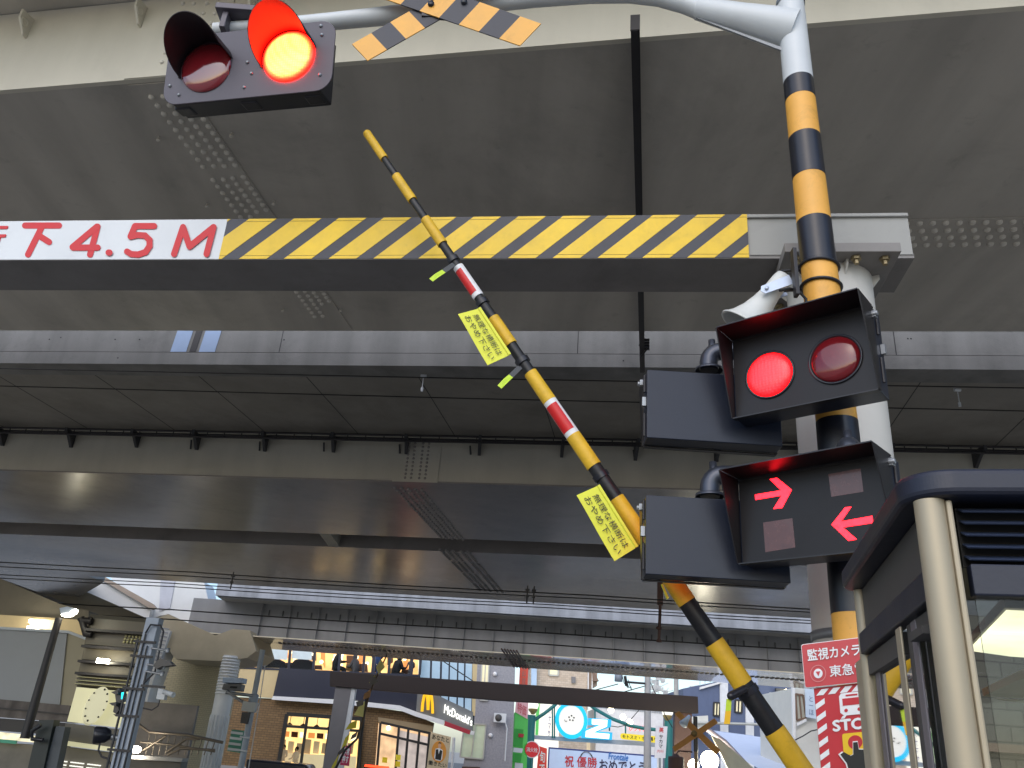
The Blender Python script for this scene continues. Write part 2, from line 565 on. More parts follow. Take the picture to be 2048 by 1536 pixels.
m = MB(); m.prism([tolin(pa, A, .06), tolin(pb, A, .06), tolin(pb, B, -.03), tolin(pa, B, -.03)], (0, 0, .011))
m.build('splice_plate', SOFF, v1)
m = MB()
for c0, c1 in cols:
    step = (c1 - c0).length / 8
    dd = (c1 - c0).normalized()
    for k in range(-2, 38):
        if k in (9, 17, 18, 24): continue
        p = c0 + e1 * step * k
        if p.y < A[0] + A[1] * p.x + .12 or p.y > B[0] + B[1] * p.x - .1: continue
        bolt_at(m, p + V((0, 0, -.009)), .026, (0, 0, -1))
# bolts on the fascia splice
for i, px in enumerate((366, 388, 414, 437)):
    for k in range(8):
        p = at(px - 7 * k, 8 + 19.5 * k, *off(A, -.012))
        if p.z < Z1 + .05: continue
        bolt_at(m, p, .02, (-.2, -1, 0))
for px in ((318, 274), (464, 266), (415, 407), (548, 402), (566, 617), (682, 617)):
    p = atz(px[0], px[1], Z1)
    m.lathe(p, (0, 0, -1), [(0, .012), (.03, .012), (.03, .018), (.05, .018), (.05, 0)], n=8)
# lengthwise splice on the right
g0 = atz(1830, 438, Z1); gu = V((1, -.165, 0)).normalized(); gv = V((.165, 1, 0)).normalized()
for r in range(4):
    for k in range(26):
        p = g0 + gu * (.13 * k + (.06 if r % 2 else 0) - .2) + gv * (.135 * r + .06)
        bolt_at(m, p + V((0, 0, -.009)), .03, (0, 0, -1))
tag(m.build('bolt_rows', BOLT, v1), kind='stuff')
m = MB(); m.prism([g0 - gu * .6 + V((0, 0, -.01)), g0 + gu * 5 + V((0, 0, -.01)), g0 + gu * 5 + gv * .62 + V((0, 0, -.01)), g0 - gu * .6 + gv * .62 + V((0, 0, -.01))], (0, 0, .011))
m.build('splice_plate', SOFF, v1)
# dark channel slung under the girder, running with the road
h0, h1 = atz(1278, 45, 6.93), atz(1289, 735, 6.93)
hd = (h1 - h0).normalized(); hs = hd.cross(V((0, 0, 1)))
m = MB()
m.box((h0 + h1) / 2 + V((0, 0, -.03)), (.012, (h1 - h0).length, .09), (hs, hd, V((0, 0, 1))))
m.box((h0 + h1) / 2 + V((0, 0, .02)) - hs * .035, (.058, (h1 - h0).length, .012), (hs, hd, V((0, 0, 1))))
m.box((h0 + h1) / 2 + V((0, 0, -.08)) - hs * .035, (.058, (h1 - h0).length, .012), (hs, hd, V((0, 0, 1))))
m.box(h0 + V((0, 0, -.0)) - hs * .03, (.075, .014, .16), (hs, hd, V((0, 0, 1))))
pm = atz(1288, 690, 6.9)
for k in range(4):
    m.box(pm + hd * (.09 * k - .15) + hs * .03, (.09, .02, .035), (hs, hd, V((0, 0, 1))))
m.tube([pm - hs * .07, pm + hs * .06 + V((0, 0, -.04)), pm + hd * .2 - hs * .05 + V((0, 0, -.09))], .012, 6)
m.build('hanger_channel', DSTEEL, v1)

# --- second viaduct
P2, W2, W2f, W2n, W2e = (12.52, -.165), (15.95, -.165), (20.7, -.17), (22.2, -.17), (29.6, -.11)
v2 = thing('railway_viaduct', (0, 20, 0), 'second viaduct behind the height gate with a stained concrete edge and two grey box girders', 'viaduct', 'railway viaducts over the crossing')
m = MB()
gird(m, [(P2, 7.5), (off(P2, .5), 7.5), (off(P2, .5), 7.735), (P2, 7.735)], -32, 26)
gird(m, [(off(P2, .012), 7.75), (off(P2, .45), 7.75), (off(P2, .45), 8.9), (off(P2, .012), 8.9)], -32, 26)
gird(m, [(off(P2, .08), 7.70), (off(P2, .4), 7.70), (off(P2, .4), 7.80), (off(P2, .08), 7.80)], -32, 26)
m.build('parapet', CONC, v2)
m = MB(); gird(m, [(off(P2, .5), 7.53), ((29.65, -.11), 7.53), ((29.65, -.11), 8.1), (off(P2, .5), 8.1)], -32, 26)
m.build('deck_slab', SLAB, v2)
m = MB(); gird(m, [(W2, 6.5), (W2f, 6.5), (W2f, 7.5), (off(W2f, -.05), 7.5), (off(W2f, -.05), 6.55), (off(W2, .05), 6.55), (off(W2, .05), 7.5), (W2, 7.5)], -36, 26)
m.build('box_girder', SOFF2, v2)
m = MB(); gird(m, [(off(W2, -.012), 6.53), (off(W2, -.001), 6.53), (off(W2, -.001), 7.5), (off(W2, -.012), 7.5)], -36, 26)
m.build('web_plate', WEB2, v2)
m = MB(); gird(m, [(W2n, 6.5), (W2e, 6.5), (W2e, 7.5), (off(W2e, -.05), 7.5), (off(W2e, -.05), 6.55), (off(W2n, .05), 6.55), (off(W2n, .05), 7.5), (W2n, 7.5)], -40, 26)
m.build('box_girder', SOFF2, v2)
m = MB(); m.prism([V((-45, 27, 6.56)), V((-16.2, 27, 6.56)), V((-15.0, 32.6, 6.56)), V((-15.6, 33.6, 6.56)), V((-18.5, 38, 6.56)), V((-45, 60, 6.56))], (0, 0, .6))
m.build('side_deck', SOFF2, v2)
# diaphragm between the two boxes
pd = atz(648, 1080, 6.52)
m = MB(); m.prism([lp(W2f, pd.x, 6.52), lp(W2n, pd.x, 6.52), lp(W2n, pd.x + .3, 6.52), lp(W2f, pd.x + .3, 6.52)], (0, 0, .9))
m.build('diaphragm', WEB2, v2)
# joints of the slab underside
for px in (1155, 1790, 560, -40):
    m = MB(); X = at(px, 690, *P2).x; m.prism([lp(off(P2, .008), X, 7.75), lp(off(P2, .008), X + .012, 7.75), lp(off(P2, .008), X + .012, 8.3), lp(off(P2, .008), X, 8.3)], (0, .003, 0)); m.build('parapet_joint', M('joint_dark', S(60, 60, 62), .9), v2)
X = at(388, 690, *P2).x
m = MB(); m.prism([lp(off(P2, .002), X - .06, 7.75), lp(off(P2, .002), X + .06, 7.75), lp(off(P2, .002), X + .1, 8.3), lp(off(P2, .002), X - .02, 8.3)], (0, .008, 0)); m.build('parapet_bracket', DSTEEL, v2)
for dx, w_ in ((-.42, .3), (.12, .3)):
    m = MB(); m.prism([lp(off(P2, .004), X + dx, 7.75), lp(off(P2, .004), X + dx + w_, 7.75), lp(off(P2, .004), X + dx + w_ + .04, 8.3), lp(off(P2, .004), X + dx + .04, 8.3)], (0, .006, 0)); m.build('sky_gap_plate', M('sky_gap_blue', S(150, 172, 204), .5, var=.1), v2)  # blue plates standing in for sky showing through the parapet
random.seed(4)
for k in range(15):
    X = random.uniform(-12, 10); m = MB(); z_ = random.choice((8.0, 8.04, 7.62)); m.lathe(lp(off(P2, .011 if z_ > 7.75 else -.001), X, z_), (0, -1, 0), [(0, .014), (.004, .012), (.004, 0)], n=8); m.build('tie_hole', M('joint_dark', None), v2)
m = MB()
for k in range(16):
    X = -16 + 2.05 * k
    a, b = V((X, P2[0] + P2[1] * X + .55, 7.526)), V((X + .55, W2[0] + W2[1] * X - .05, 7.526))
    m.prism([a, a + V((.014, 0, 0)), b + V((.014, 0, 0)), b], (0, 0, .02))
tag(m.build('slab_joints', M('joint_dark', None), v2), kind='stuff')
for px0, px1 in (((0, 737), (2048, 776)), ((0, 772), (2048, 822))):
    m = MB(); a, b = atz(*px0, 7.4), atz(*px1, 7.4)
    e = (b - a).normalized(); m.tube([a - e * 10, a, (a + b) / 2 + V((0, 0, -.02)), b, b + e * 8], .010, 6)
    m.build('slung_cable', WIRE, v2)
for px in ((847, 772), (1915, 800)):
    c = atz(px[0], px[1] - 18, 7.4)
    m = MB(); m.tube([c, c + V((0, 0, -.2))], .008, 6); m.tube([c + V((0, 0, -.2)), c + V((0, 0, -.27))], .022, 8)
    m.tube([c + V((-.05, 0, .02)), c + V((.05, 0, .02))], .03, 8)
    m.build('cable_insulator', [SIGNW], v2)
# cable tray along the web
T2 = (15.55, -.165)
m = MB()
for dz, dy in ((7.36, 0), (7.24, 0), (7.36, .2)):
    m.tube([lp(off(T2, dy), X, dz) for X in (-30, -15, 0, 14, 25)], .022, 6)
for k in range(110):
    X = -20 + .38 * k
    m.tube([lp(T2, X, 7.36), lp(T2, X, 7.24)], .012, 5)
m.build('cable_tray', DSTEEL, v2)
x = -14.2
while x < 14:
    m = MB()
    c = lp(T2, x, 7.18)
    jx = random.uniform(-.12, .12); jd = random.uniform(.75, 1.1); c = c + V((jx, 0, 0))
    m.prism([c + V((0, -.06, .2)), c + V((0, .4, .2)), c + V((0, .4, -.1 * jd)), c + V((0, .33, -.12 * jd)), c + V((0, .1, .06)), c + V((0, -.06, .12))], (.06, 0, 0))
    m.tube([c + V((.02 + jx * 3, .36, .1)), c + V((.05 + jx * 3, .36, -.1 * jd))], .02, 6)
    m2_ = MB(); m2_.box(c + V((.7 + jx, .37, -.02)), (.05, .06, .12)); m2_.build('tray_clip', M('tray_grey', S(58, 58, 60), .6), v2)
    m.build('tray_bracket', M('tray_grey', S(58, 58, 60), .6), v2)
    x += 1.52
m = MB()
xl, xr = at(790, 920, *W2).x, at(880, 920, *W2).x
m.prism([lp(off(W2, -.03), xl, 6.5), lp(off(W2, -.03), xr, 6.5), lp(off(W2, -.03), xr, 7.48), lp(off(W2, -.03), xl, 7.48)], (0, .02, 0))
m.build('splice_plate', WEB2, v2)
m = MB()
for c in range(4):
    for r in range(11):
        p = lp(off(W2, -.03), xl + (xr - xl) * (.28 + .13 * c + (.05 if c > 1 else 0)), 6.58 + .083 * r)
        bolt_at(m, p, .024, (0, -1, 0))
bd = (atz(968, 1188, 6.5) - atz(882, 1100, 6.5)).normalized()
b0 = atz(880, 1098, 6.5)
for c in range(5):
    for r in range(30):
        if r % 8 == 7: continue
        p = b0 + V((.17 * c + (.06 if c > 2 else 0), 0, 0)) + bd * (.2 * r)
        bolt_at(m, p, .042, (0, 0, -1))
b0 = atz(790, 975, 6.5)
for c in range(5):
    for r in range(22):
        p = b0 + V((.14 * c, 0, 0)) + bd * (.2 * r)
        bolt_at(m, p, .035, (0, 0, -1))
tag(m.build('bolt_rows', SOFF2, v2), kind='stuff')

# --- third viaduct (far side of the tracks)
P3, W3, FL, FE = (33.6, -.09), (34.7, -.088), (33.75, -.085), (39.2, -.03)
WEB3 = M('far_web_paint', S(142, 143, 144), .55, var=.12, scale=.7, streak=.12, grime=.12, gscale=1)
v3 = thing('railway_viaduct', (0, 36, 0), 'far low viaduct above the shops with ribbed grey web and pale bottom flange', 'viaduct', 'railway viaducts over the crossing')
x0 = -11.35
m = MB(); gird(m, [(P3, 6.66), (off(P3, .5), 6.66), (off(P3, .5), 7.2), (P3, 7.2)], x0, 30)
m.build('edge_kerb', KERB, v3)
m = MB(); gird(m, [(W3, 5.22), (off(W3, .05), 5.22), (off(W3, .05), 6.66), (W3, 6.66)], -12.6, 30)
gird(m, [(off(P3, .1), 6.6), (off(W3, .1), 6.6), (off(W3, .1), 6.655), (off(P3, .1), 6.655)], x0 + .1, 30)
m.build('web_plate', WEB3, v3)
m = MB(); gird(m, [(FL, 5.17), (FE, 5.2), (FE, 5.26), (FL, 5.21)], -12.2, 32)
m.build('bottom_flange', SOFF3, v3)
m = MB(); gird(m, [(off(FE, -.1), 5.27), (FE, 5.27), (FE, 7.3), (off(FE, -.1), 7.3)], -10, 32); gird(m, [(off(P3, .5), 7.0), (FE, 7.0), (FE, 7.3), (off(P3, .5), 7.3)], x0 + .1, 30)
m.build('deck_slab', SLAB, v3)
X = -9.6
i = 0
while X < 22:
    m = MB()
    m.prism([lp(W3, X, 5.22), lp(W3, X + .03, 5.22), lp(W3, X + .03, 6.6), lp(W3, X, 6.6)], (0, -.16, 0))
    m.build('web_stiffener', WEB3, v3)
    for dx in (.32, .9):
        m = MB(); c = lp(off(W3, -.03), X + dx, 6.25); m.box(c, (.04, .05, .22)); m.build('bracket_plate', M('bracket_grey', S(80, 80, 82), .6), v3)
    X += 1.2; i += 1
m = MB()
ta, tb = atz(560, 1287, 5.16), atz(1625, 1362, 5.17)
n = 110
for k in range(n):
    p = ta.lerp(tb, k / (n - 1)); p.z = 5.165
    m.box(p, (.09, .34, .03))
tag(m.build('rivet_row', M('rivet_brown', S(92, 80, 68), .6), v3), kind='stuff')
m = MB()
for c in range(6):
    a, b = atz(1003 + 6 * c, 1298 + c * .8, 5.16), atz(1028 + 6 * c, 1334 + c * .8, 5.16)
    a.z = b.z = 5.165
    m.tube([a, b], .035, 5)
m.build('splice_rows', RUST, v3)

# --- white steel pier at the left end of the far viaduct
pr = thing('viaduct_pier', (-11.5, 34, 0), 'white steel portal pier with riveted cross beam at the left end of the far viaduct', 'viaduct pier')
pp('cross_beam', [(216, 1150), (408, 1163), (420, 1214), (431, 1270), (337, 1228), (318, 1232), (300, 1240), (288, 1228)], 37.1, 1.4, WHITE, pr)
pp('flange_edge', [(135, 1167), (190, 1148), (303, 1213), (297, 1238)], 36.7, .35, WHITE, pr)
pp('flange_lip', [(196, 1146), (306, 1208), (312, 1216), (303, 1219), (192, 1153)], 36.5, .19, M('lip_tan', S(168, 152, 136), .5), pr)
pp('splice_cover', [(322, 1148), (352, 1150), (340, 1216), (318, 1222)], 37.05, .04, M('pale_grey_plate', S(196, 198, 206), .45), pr)
pp('haunch', [(302, 1242), (336, 1228), (431, 1271), (466, 1258), (500, 1261), (512, 1302), (494, 1316), (440, 1322), (352, 1318), (318, 1276)], 34.4, 3.2, M('haunch_beige', S(186, 174, 148), .5, var=.1), pr)
m = MB()
m.prism([at(x, y, 34.2) for x, y in ((302, 1243), (341, 1262), (300, 1380), (262, 1536), (215, 1536), (262, 1380))], (0, 1.2, 0))
m.build('column', WHITE, pr)
m = MB()
for k in range(9):
    y = 1252 + 8 * k
    m.prism([at(304 - k * 1.5, y, 34.17), at(338 - k * 2, y + 5, 34.17), at(337 - k * 2, y + 7, 34.17), at(304 - k * 1.5, y + 2, 34.17)], (0, .05, 0))
m.build('ribs', M('rib_grey', S(170, 172, 180), .5), pr)
colx = lambda y: 452 - (y - 1310) * .24
m = MB()
top, bot = at(464, 1312, 34.6), at(408, 1545, 34.6)
bot2 = V((top.x, top.y, 0))
m.tube([top, bot2], [.34, .33], 20)
for k in range(13):
    z = top.z - .05 - .11 * k
    m.lathe(V((top.x, top.y, z)), (0, 0, -1), [(0, .34), (.0, .365), (.06, .365), (.06, .34)], n=20)
for k in range(16):
    a = 2 * math.pi * k / 16
    m.tube([V((top.x + .34 * math.cos(a), top.y + .34 * math.sin(a), 2.2)), V((top.x + .34 * math.cos(a), top.y + .34 * math.sin(a), 0))], .035, 6)
m.build('column', WHITE, pr)
m = MB(); c = at(392, 1400, 38.5); m.tube([V((c.x, 38.5, 5.1)), V((c.x, 38.5, 0))], 1.55, 32)
tag(m.build('round_pier', brick_mat('pier_tile', S(206, 196, 164), S(198, 188, 158), S(174, 164, 138), 2.0, .3, .15)), 'broad round beige tiled pier between the white pier columns', 'pier')

# ------------------------------------------------------------------ height gate in front
GB = (4.69, -.146)
hg = thing('height_gate', (1.95, 4.6, 0), 'grey height limit gate beam with yellow and black stripes and red clearance lettering', 'height gate')
zb = 4.6
zt = at(700, 436, *GB).z
xa, xe = -6.5, at(1822, 470, *GB).x
ub = V((1, GB[1], 0)).normalized(); vb = V((-GB[1], 1, 0)).normalized()
m = MB()
f0, f1 = lp(GB, xa, zb), lp(GB, xe, zb)
H = zt - zb
e = .42
ft = .028                                     # H section: flanges, web and the stiff front cover
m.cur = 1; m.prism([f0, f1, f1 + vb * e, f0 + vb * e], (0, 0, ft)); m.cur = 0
m.prism([f0 + V((0, 0, H - ft)), f1 + V((0, 0, H - ft)), f1 + vb * e + V((0, 0, H - ft)), f0 + vb * e + V((0, 0, H - ft))], (0, 0, ft))
m.prism([f0 + vb * .012 + V((0, 0, ft)), f1 + vb * .012 + V((0, 0, ft)), f1 + vb * .3 + V((0, 0, ft)), f0 + vb * .3 + V((0, 0, ft))], (0, 0, H - 2 * ft))
m.build('beam', [M('gate_grey', S(156, 156, 151), .5, var=.06, scale=2, streak=.1, grime=.12, gscale=3), M('gate_underside_shade', S(132, 129, 126), .6, var=.12, scale=3, grime=.2, gscale=2)], hg)  # second, darker grey puts underside shade into the bottom flange colour
# striped board
def gq(d):
    return Q(lp(off(GB, -d), xa, zb + .004), lp(off(GB, -d), xe, zb + .004), lp(off(GB, -d), xe, zt - .003), lp(off(GB, -d), xa, zt - .003))
def gs(px, py):
    return (at(px, py, *GB).x - xa) / (xe - xa)
q = gq(.004)
sL0, sL1, sR = gs(437, 521), gs(456, 437), gs(1496, 480)
m = MB(); slab(m, q, .003, [(sL0, 0), (sR, 0), (sR, 1), (sL1, 1)])
m.cur = 1
pxs = 89.6
for k in range(-4, 12):
    a = 657 + pxs * k
    b = a + 55
    poly = [(gs(a, 521), 0), (gs(b, 521), 0), (gs(b + 111, 436), 1), (gs(a + 111, 436), 1)]
    ca = []
    for (s_, t_) in poly: ca.append(((s_ - sL0) / (sR - sL0), t_))
    for t0_, t1_ in ((0, .072), (.082, .925), (.935, 1)):
      cl = [(a_, t0_ + (t1_ - t0_) * b_) for a_, b_ in clip01([(a_, (b_ - t0_) / (t1_ - t0_)) for a_, b_ in ca])]
      if len(cl) > 2:
        m.prism([q(sL0 + s_ * (sR - sL0) + (sL1 - sL0) * t_ * (1 if s_ < .02 else 0), t_, .002) for s_, t_ in cl], -q.n * .0015)
m.build('striped_board', [STB, YELR], hg)
m = MB(); slab(m, q, .003, [(0, 0), (sL0, 0), (sL1, 1), (0, 1)])
sb = m.build('sign_board', SIGNW, hg)
sh = 22
LT = lambda x0, x1, y0=448, y1=513: qpx((x0, y1), (x1, y1), (x1 + sh * (x1 != x0), y0), (x0 + sh, y0), GB[0] - .005, GB[1])
txt('桁', LT(-78, -2), REDL, sb, bold=.012, d=.002)
def brush(px_strokes, w=6.2):
    # round ended painted strokes given in pixels of the photograph
    for si, pts in enumerate(px_strokes):
        m = MB()
        P = [V((x, y, 0)) for x, y in pts]
        out_l, out_r = [], []
        for i, p in enumerate(P):
            t = (P[min(i + 1, len(P) - 1)] - P[max(i - 1, 0)]).normalized(); nn = V((-t.y, t.x, 0)) * w
            if 0 < i < len(P) - 1:
                c_ = t.dot((P[i] - P[i - 1]).normalized()); nn /= max(c_, .35)
            if i == 0:
                a0 = math.atan2(nn.y, nn.x); cap = [p + V((math.cos(a0 + math.pi * k / 8), math.sin(a0 + math.pi * k / 8), 0)) * w for k in range(1, 8)]
            out_l.append(p + nn); out_r.append(p - nn)
        p = P[-1]; t = (P[-1] - P[-2]).normalized(); a1 = math.atan2(-t.x, t.y)
        a1 = math.atan2(-(V((-t.y, t.x, 0))).y, -(V((-t.y, t.x, 0))).x)
        cap2 = [p + V((math.cos(a1 + math.pi * k / 8), math.sin(a1 + math.pi * k / 8), 0)) * w for k in range(1, 8)]
        n_ = len(P)
        f = lambda v: at(v.x, v.y, GB[0] - .0062 - .0006 * si, GB[1])
        for i in range(n_ - 1): m.face([f(out_l[i]), f(out_l[i + 1]), f(out_r[i + 1]), f(out_r[i])])
        m.face([f(out_l[0])] + [f(v) for v in cap] + [f(out_r[0])])
        m.face([f(out_r[-1])] + [f(v) for v in cap2] + [f(out_l[-1])])
        m.build('lettering', REDL, sb)
brush([[(50, 451), (118, 451)], [(84, 453), (56, 509)], [(76, 470), (98, 484)],
       [(180, 509), (195, 453)], [(194, 453), (145, 494)], [(146, 495), (195, 495)],
       [(308, 452), (270, 452)], [(270, 452), (261, 473)], [(261, 473), (275, 470), (290, 471), (299, 480), (299, 492), (291, 504), (276, 509), (262, 508), (254, 503)],
       [(348, 508), (366, 454)], [(366, 454), (379, 493)], [(379, 493), (427, 454)], [(427, 454), (413, 508)], [(217, 505), (219, 505)]])
# seams of the cover: thin folded lips
m = MB()
for t in (.055, .93):
    m.prism([q(gs(1497, 470), t, .0), q(1, t, .0), q(1, t + .012, .0), q(gs(1497, 470), t + .012, .0)], q.n * .004)
m.build('seam', M('gate_grey', None), hg)
# column and cap plate
cx, cy = 2.0, GB[0] + GB[1] * 2.0 + .2
def gate_column(cx, cy):
    m = MB()
    R = .262
    ring = [(cx + R * math.cos(math.radians(22.5 + 45 * k)) * 1.0, cy + R * math.sin(math.radians(22.5 + 45 * k))) for k in range(8)]
    m.tube([(cx, cy, 0), (cx, cy, 4.53)], R, 28)
    return m.build('column', COLW, hg)
gate_column(cx, cy)
m = MB()
cp = [V((cx, cy, 4.53)) + ub * a + vb * b for a, b in ((-.34, -.38), (.34, -.38), (.34, .34), (-.34, .34))]
m.prism(cp, (0, 0, .065))
m.build('cap_plate', M('gate_underside_shade', None), hg, bevel=.004)  # cap plate in the same darker grey, underside shade as colour
for a, b in ((-.26, -.31), (.26, -.31), (-.26, .28), (.26, .28), (-.1, -.32), (.09, -.32)):
    c = V((cx, cy, 4.53)) + ub * a + vb * b
    m = MB(); m.lathe(c, (0, 0, -1), [(0, .03), (.022, .03), (.022, .016), (.05, .016), (.05, 0)], n=6, smooth=False)
    m.build('bolt', M('bolt_brass', S(150, 136, 104), .45, metal=.5), hg)
for ang in (-150, -90, -30, 30, 90, 150):
    m = MB(); dr = V((math.cos(math.radians(ang)), math.sin(math.radians(ang)), 0)); dt = V((-dr.y, dr.x, 0)) * .006; c = V((cx, cy, 0))
    P_ = [c + dr * .255 + V((0, 0, 4.529)), c + dr * .305 + V((0, 0, 4.529)), c + dr * .305 + V((0, 0, 4.50)), c + dr * .255 + V((0, 0, 4.44))]
    m.prism([p - dt for p in P_], dt * 2)
    m.build('gusset', COLW, hg)
m = MB(); m.lathe((cx, cy, 2.28), (0, 0, 1), [(0, .262), (.0, .27), (.05, .27), (.05, .262)], n=28)
m.build('band_clamp', STEEL, hg)
gate_column(xa + .5, GB[0] + GB[1] * (xa + .5) + .2)

# ------------------------------------------------------------------ crossing signal pole
def atp(px, py, P0, n):
    d = ray(px, py)
    return CAM + d * ((V(P0) - CAM).dot(n) / d.dot(n))

PX, PY = 1.69, 4.0
def polex(z):
    pts = [(0, 1.70), (2.5, 1.712), (3.3, 1.712), (4.5, 1.69), (5.8, 1.672), (6.4, 1.668)]
    for (z0, x0), (z1, x1) in zip(pts, pts[1:]):
        if z <= z1: return x0 + (x1 - x0) * (z - z0) / (z1 - z0)
    return pts[-1][1]
def poler(z):
    return .108 - .0185 * max(0, z - 2.5) / 3.3
sp = thing('signal_pole', (PX, PY, 0), 'tall crossing signal pole banded yellow and black with a pale top and overhead arm', 'signal pole')
zz = [at(px, py, 3.9).z for px, py in ((1594, 140), (1600, 178), (1611, 254), (1622, 336), (1629, 424), (1640, 514), (1674, 829))]
zz += [zz[-1] - .4, at(1704, 1116, 3.9).z, at(1712, 1222, 3.9).z, 1.9, 1.4, .0]
colr = [0, 1, 2, 1, 2, 1, 2, 1, 2, 1, 2, 1, 2]
ztop = 6.34
lv = [ztop] + zz
m = MB()
for i in range(len(lv) - 1):
    m.cur = colr[i]
    za, zb_ = lv[i], lv[i + 1]
    k = 0 if colr[i] == 2 else .0015
    m.tube([(polex(za), PY, za), (polex((za + zb_) / 2), PY, (za + zb_) / 2), (polex(zb_), PY, zb_)], [poler(za) + k, poler((za + zb_) / 2) + k, poler(zb_) + k], 40, cap=(i == 0))
m.build('pole', [POLEW, BLK, YEL], sp)
m = MB(); m.lathe((polex(ztop), PY, ztop), (0, 0, 1), [(-.03, .094), (0, .094), (.025, .085), (.05, .05), (.06, 0)], n=32)
m.build('pole_cap', M('cap_grey', S(120, 130, 140), .4), sp)
AL = (4.218, -.13)
ap = [at(x, y, *AL) for x, y in ((430, 60), (560, 50), (660, 43), (760, 33), (850, 22), (960, 8), (1070, -4), (1180, -12), (1260, -13), (1320, -6), (1370, 8), (1405, 22))]
m = MB(); m.tube(ap, [.05, .05, .06] + [.064] * 9, 24); m.build('overhead_arm', POLEW, sp)
m = MB()
s0, s1 = at(1392, 16, *AL), V((polex(6.0), PY, at(1580, 62, 4.0).z))
m.tube([s0, s0.lerp(s1, .02), s0.lerp(s1, .45), s0.lerp(s1, .8), s1], [.064, .074, .1, .128, .135], 28)
m.build('arm_socket', POLEW, sp)
m = MB(); w0, w1 = s0 + V((0, 0, -.078)), s1 + V((-.08, 0, -.15))
m.prism([w0, w1, w1 + V((0, 0, -.03)), w0 + V((0, 0, -.012))], (0, .012, 0)); m.build('gusset', STEEL, sp)
for zc_, nm in ((at(1640, 516, 3.9).z, 0), (at(1648, 556, 3.9).z, 1)):
    m = MB()
    ring = [V((polex(zc_) + (poler(zc_) + .008) * math.cos(a), PY + (poler(zc_) + .008) * math.sin(a), zc_ - .01 * math.cos(a))) for a in [math.radians(150 + 360 * k / 30) for k in range(31)]]
    m.tube([ring[0] + V((-.12, -.02, -.03))] + ring, .009, 8)
    m.build('cable_strap', BLK, sp)
m = MB()
bz = at(1640, 880, 3.9).z
# --- loudspeaker horn
hp = at(1575, 552, 3.93)
hn = thing('horn_speaker', hp, 'white loudspeaker horn strapped to the striped pole above the twin red lamps', 'loudspeaker')
b0, b1 = at(1562, 560, 4.02), at(1494, 648, 4.1)
dv = (b1 - b0).normalized(); L = (b1 - b0).length
HS = .86
m = MB(); m.lathe(b0 - dv * .03, dv, [(t_, r_ * HS) for t_, r_ in [(0, 0), (0, .052), (.03, .06), (.1, .062), (.14, .066), (.2, .078), (.27, .1), (.33, .132), (.37, .165), (.375, .175), (.385, .175), (.383, .165), (.34, .125), (.25, .085), (.2, .06), (.19, 0)]], n=36)
m.build('horn', PLAST, hn)
pl = at(1590, 560, 3.93); sd = dv.cross(V((0, 0, 1))).normalized()
m = MB()
c0, c1 = at(1533, 577, 3.96), at(1583, 558, 3.95)
e_ = (c1 - c0).normalized(); up_ = V((0, 0, 1)); nn = e_.cross(up_).normalized(); up_ = nn.cross(e_)
out = [(-.02, -.025), ((c1 - c0).length, -.03), ((c1 - c0).length, .03), (-.02, .025), (-.035, 0)]
m.prism([c0 + e_ * a + up_ * b for a, b in out], -nn * .004)
m.prism([c0 + e_ * a + up_ * b + nn * -.13 for a, b in out], -nn * .004)
m.lathe(c0, nn, [(0, .012), (.012, .012), (.012, 0)], n=6)
m.build('bracket', M('bracket_zinc', S(190, 200, 216), .35, metal=.4), hn)
m = MB(); pc = at(1590, 545, 3.9); m.box(pc, (.022, .05, .3)); m.build('mount_plate', DSTEEL, hn, bevel=.003)
m = MB(); m.tube([at(1560, 581, 3.85), at(1580, 577, 3.92), at(1598, 583, 3.95), at(1612, 598, 3.95), at(1614, 640, 3.95)], .008, 6); m.build('cable', WIRE, hn)

# --- signal boxes
def signal_box(name, label, cat, P, a, w, h, hood, grp, depth=.13):
    """P: middle of the lamp panel, facing (sin a, -cos a)"""
    n = V((math.sin(a), -math.cos(a), 0)); t = V((math.cos(a), math.sin(a), 0)); z = V((0, 0, 1))
    o = thing(name, P, label, cat, grp)
    m = MB(); m.box(P - n * depth / 2, (w, depth, h), (t, -n, z)); m.build('housing', BOX, o, bevel=.004)
    m = MB(); m.box(P + n * .0005, (w - .012, .003, h - .012), (t, -n, z)); m.build('lamp_panel', PANEL, o)
    m = MB()
    th = .006
    tl, trr = P - t * (w / 2 + .001) + z * h / 2, P + t * (w / 2 + .001) + z * h / 2
    m.prism([tl - n * .04 + z * .001, trr - n * .04 + z * .001, trr + n * hood + z * .001, tl + n * hood + z * .001], z * th)
    m.prism([tl - z * .012 + n * .001, trr - z * .012 + n * .001, trr + n * .001 + z * .002, tl + n * .001 + z * .002], n * .004)
    for c, sg in ((tl, -1), (trr, 1)):
        b = c - z * h
        m.prism([c, c + n * hood, b + n * .035, b - z * .0], t * sg * th)
    bl, br = P - t * w / 2 - z * h / 2, P + t * w / 2 - z * h / 2
    m.prism([bl, br, br + n * .035, bl + n * .035], -z * th)
    m.build('hood', HOOD, o)
    return o, n, t, z

gb = 'crossing signal lamp boxes on the pole'
def latches(o, P, n, t, z, w, h, sg, dp=.13):
    c = P + t * sg * (w / 2 + .004) - n * dp * .45
    for dz, ln in ((.14, .1), (-.1, .13)):
        m = MB(); m.tube([c + z * (dz - ln / 2), c + z * (dz + ln / 2)], .008, 8); m.build('hinge', DSTEEL, o)
    m = MB(); m.box(c + z * .17 + n * .06 + t * sg * .01, (.02, .03, .035), (t, n, z)); m.lathe(c + z * .17 + n * .07, t * sg, [(0, .013), (.03, .013), (.03, 0)], n=10); m.build('latch', STEEL, o, bevel=.003)
    m = MB(); m.box(c + z * .02 - n * .03 + t * sg * .008, (.02, .02, .05), (t, n, z)); m.build('catch', STEEL, o)

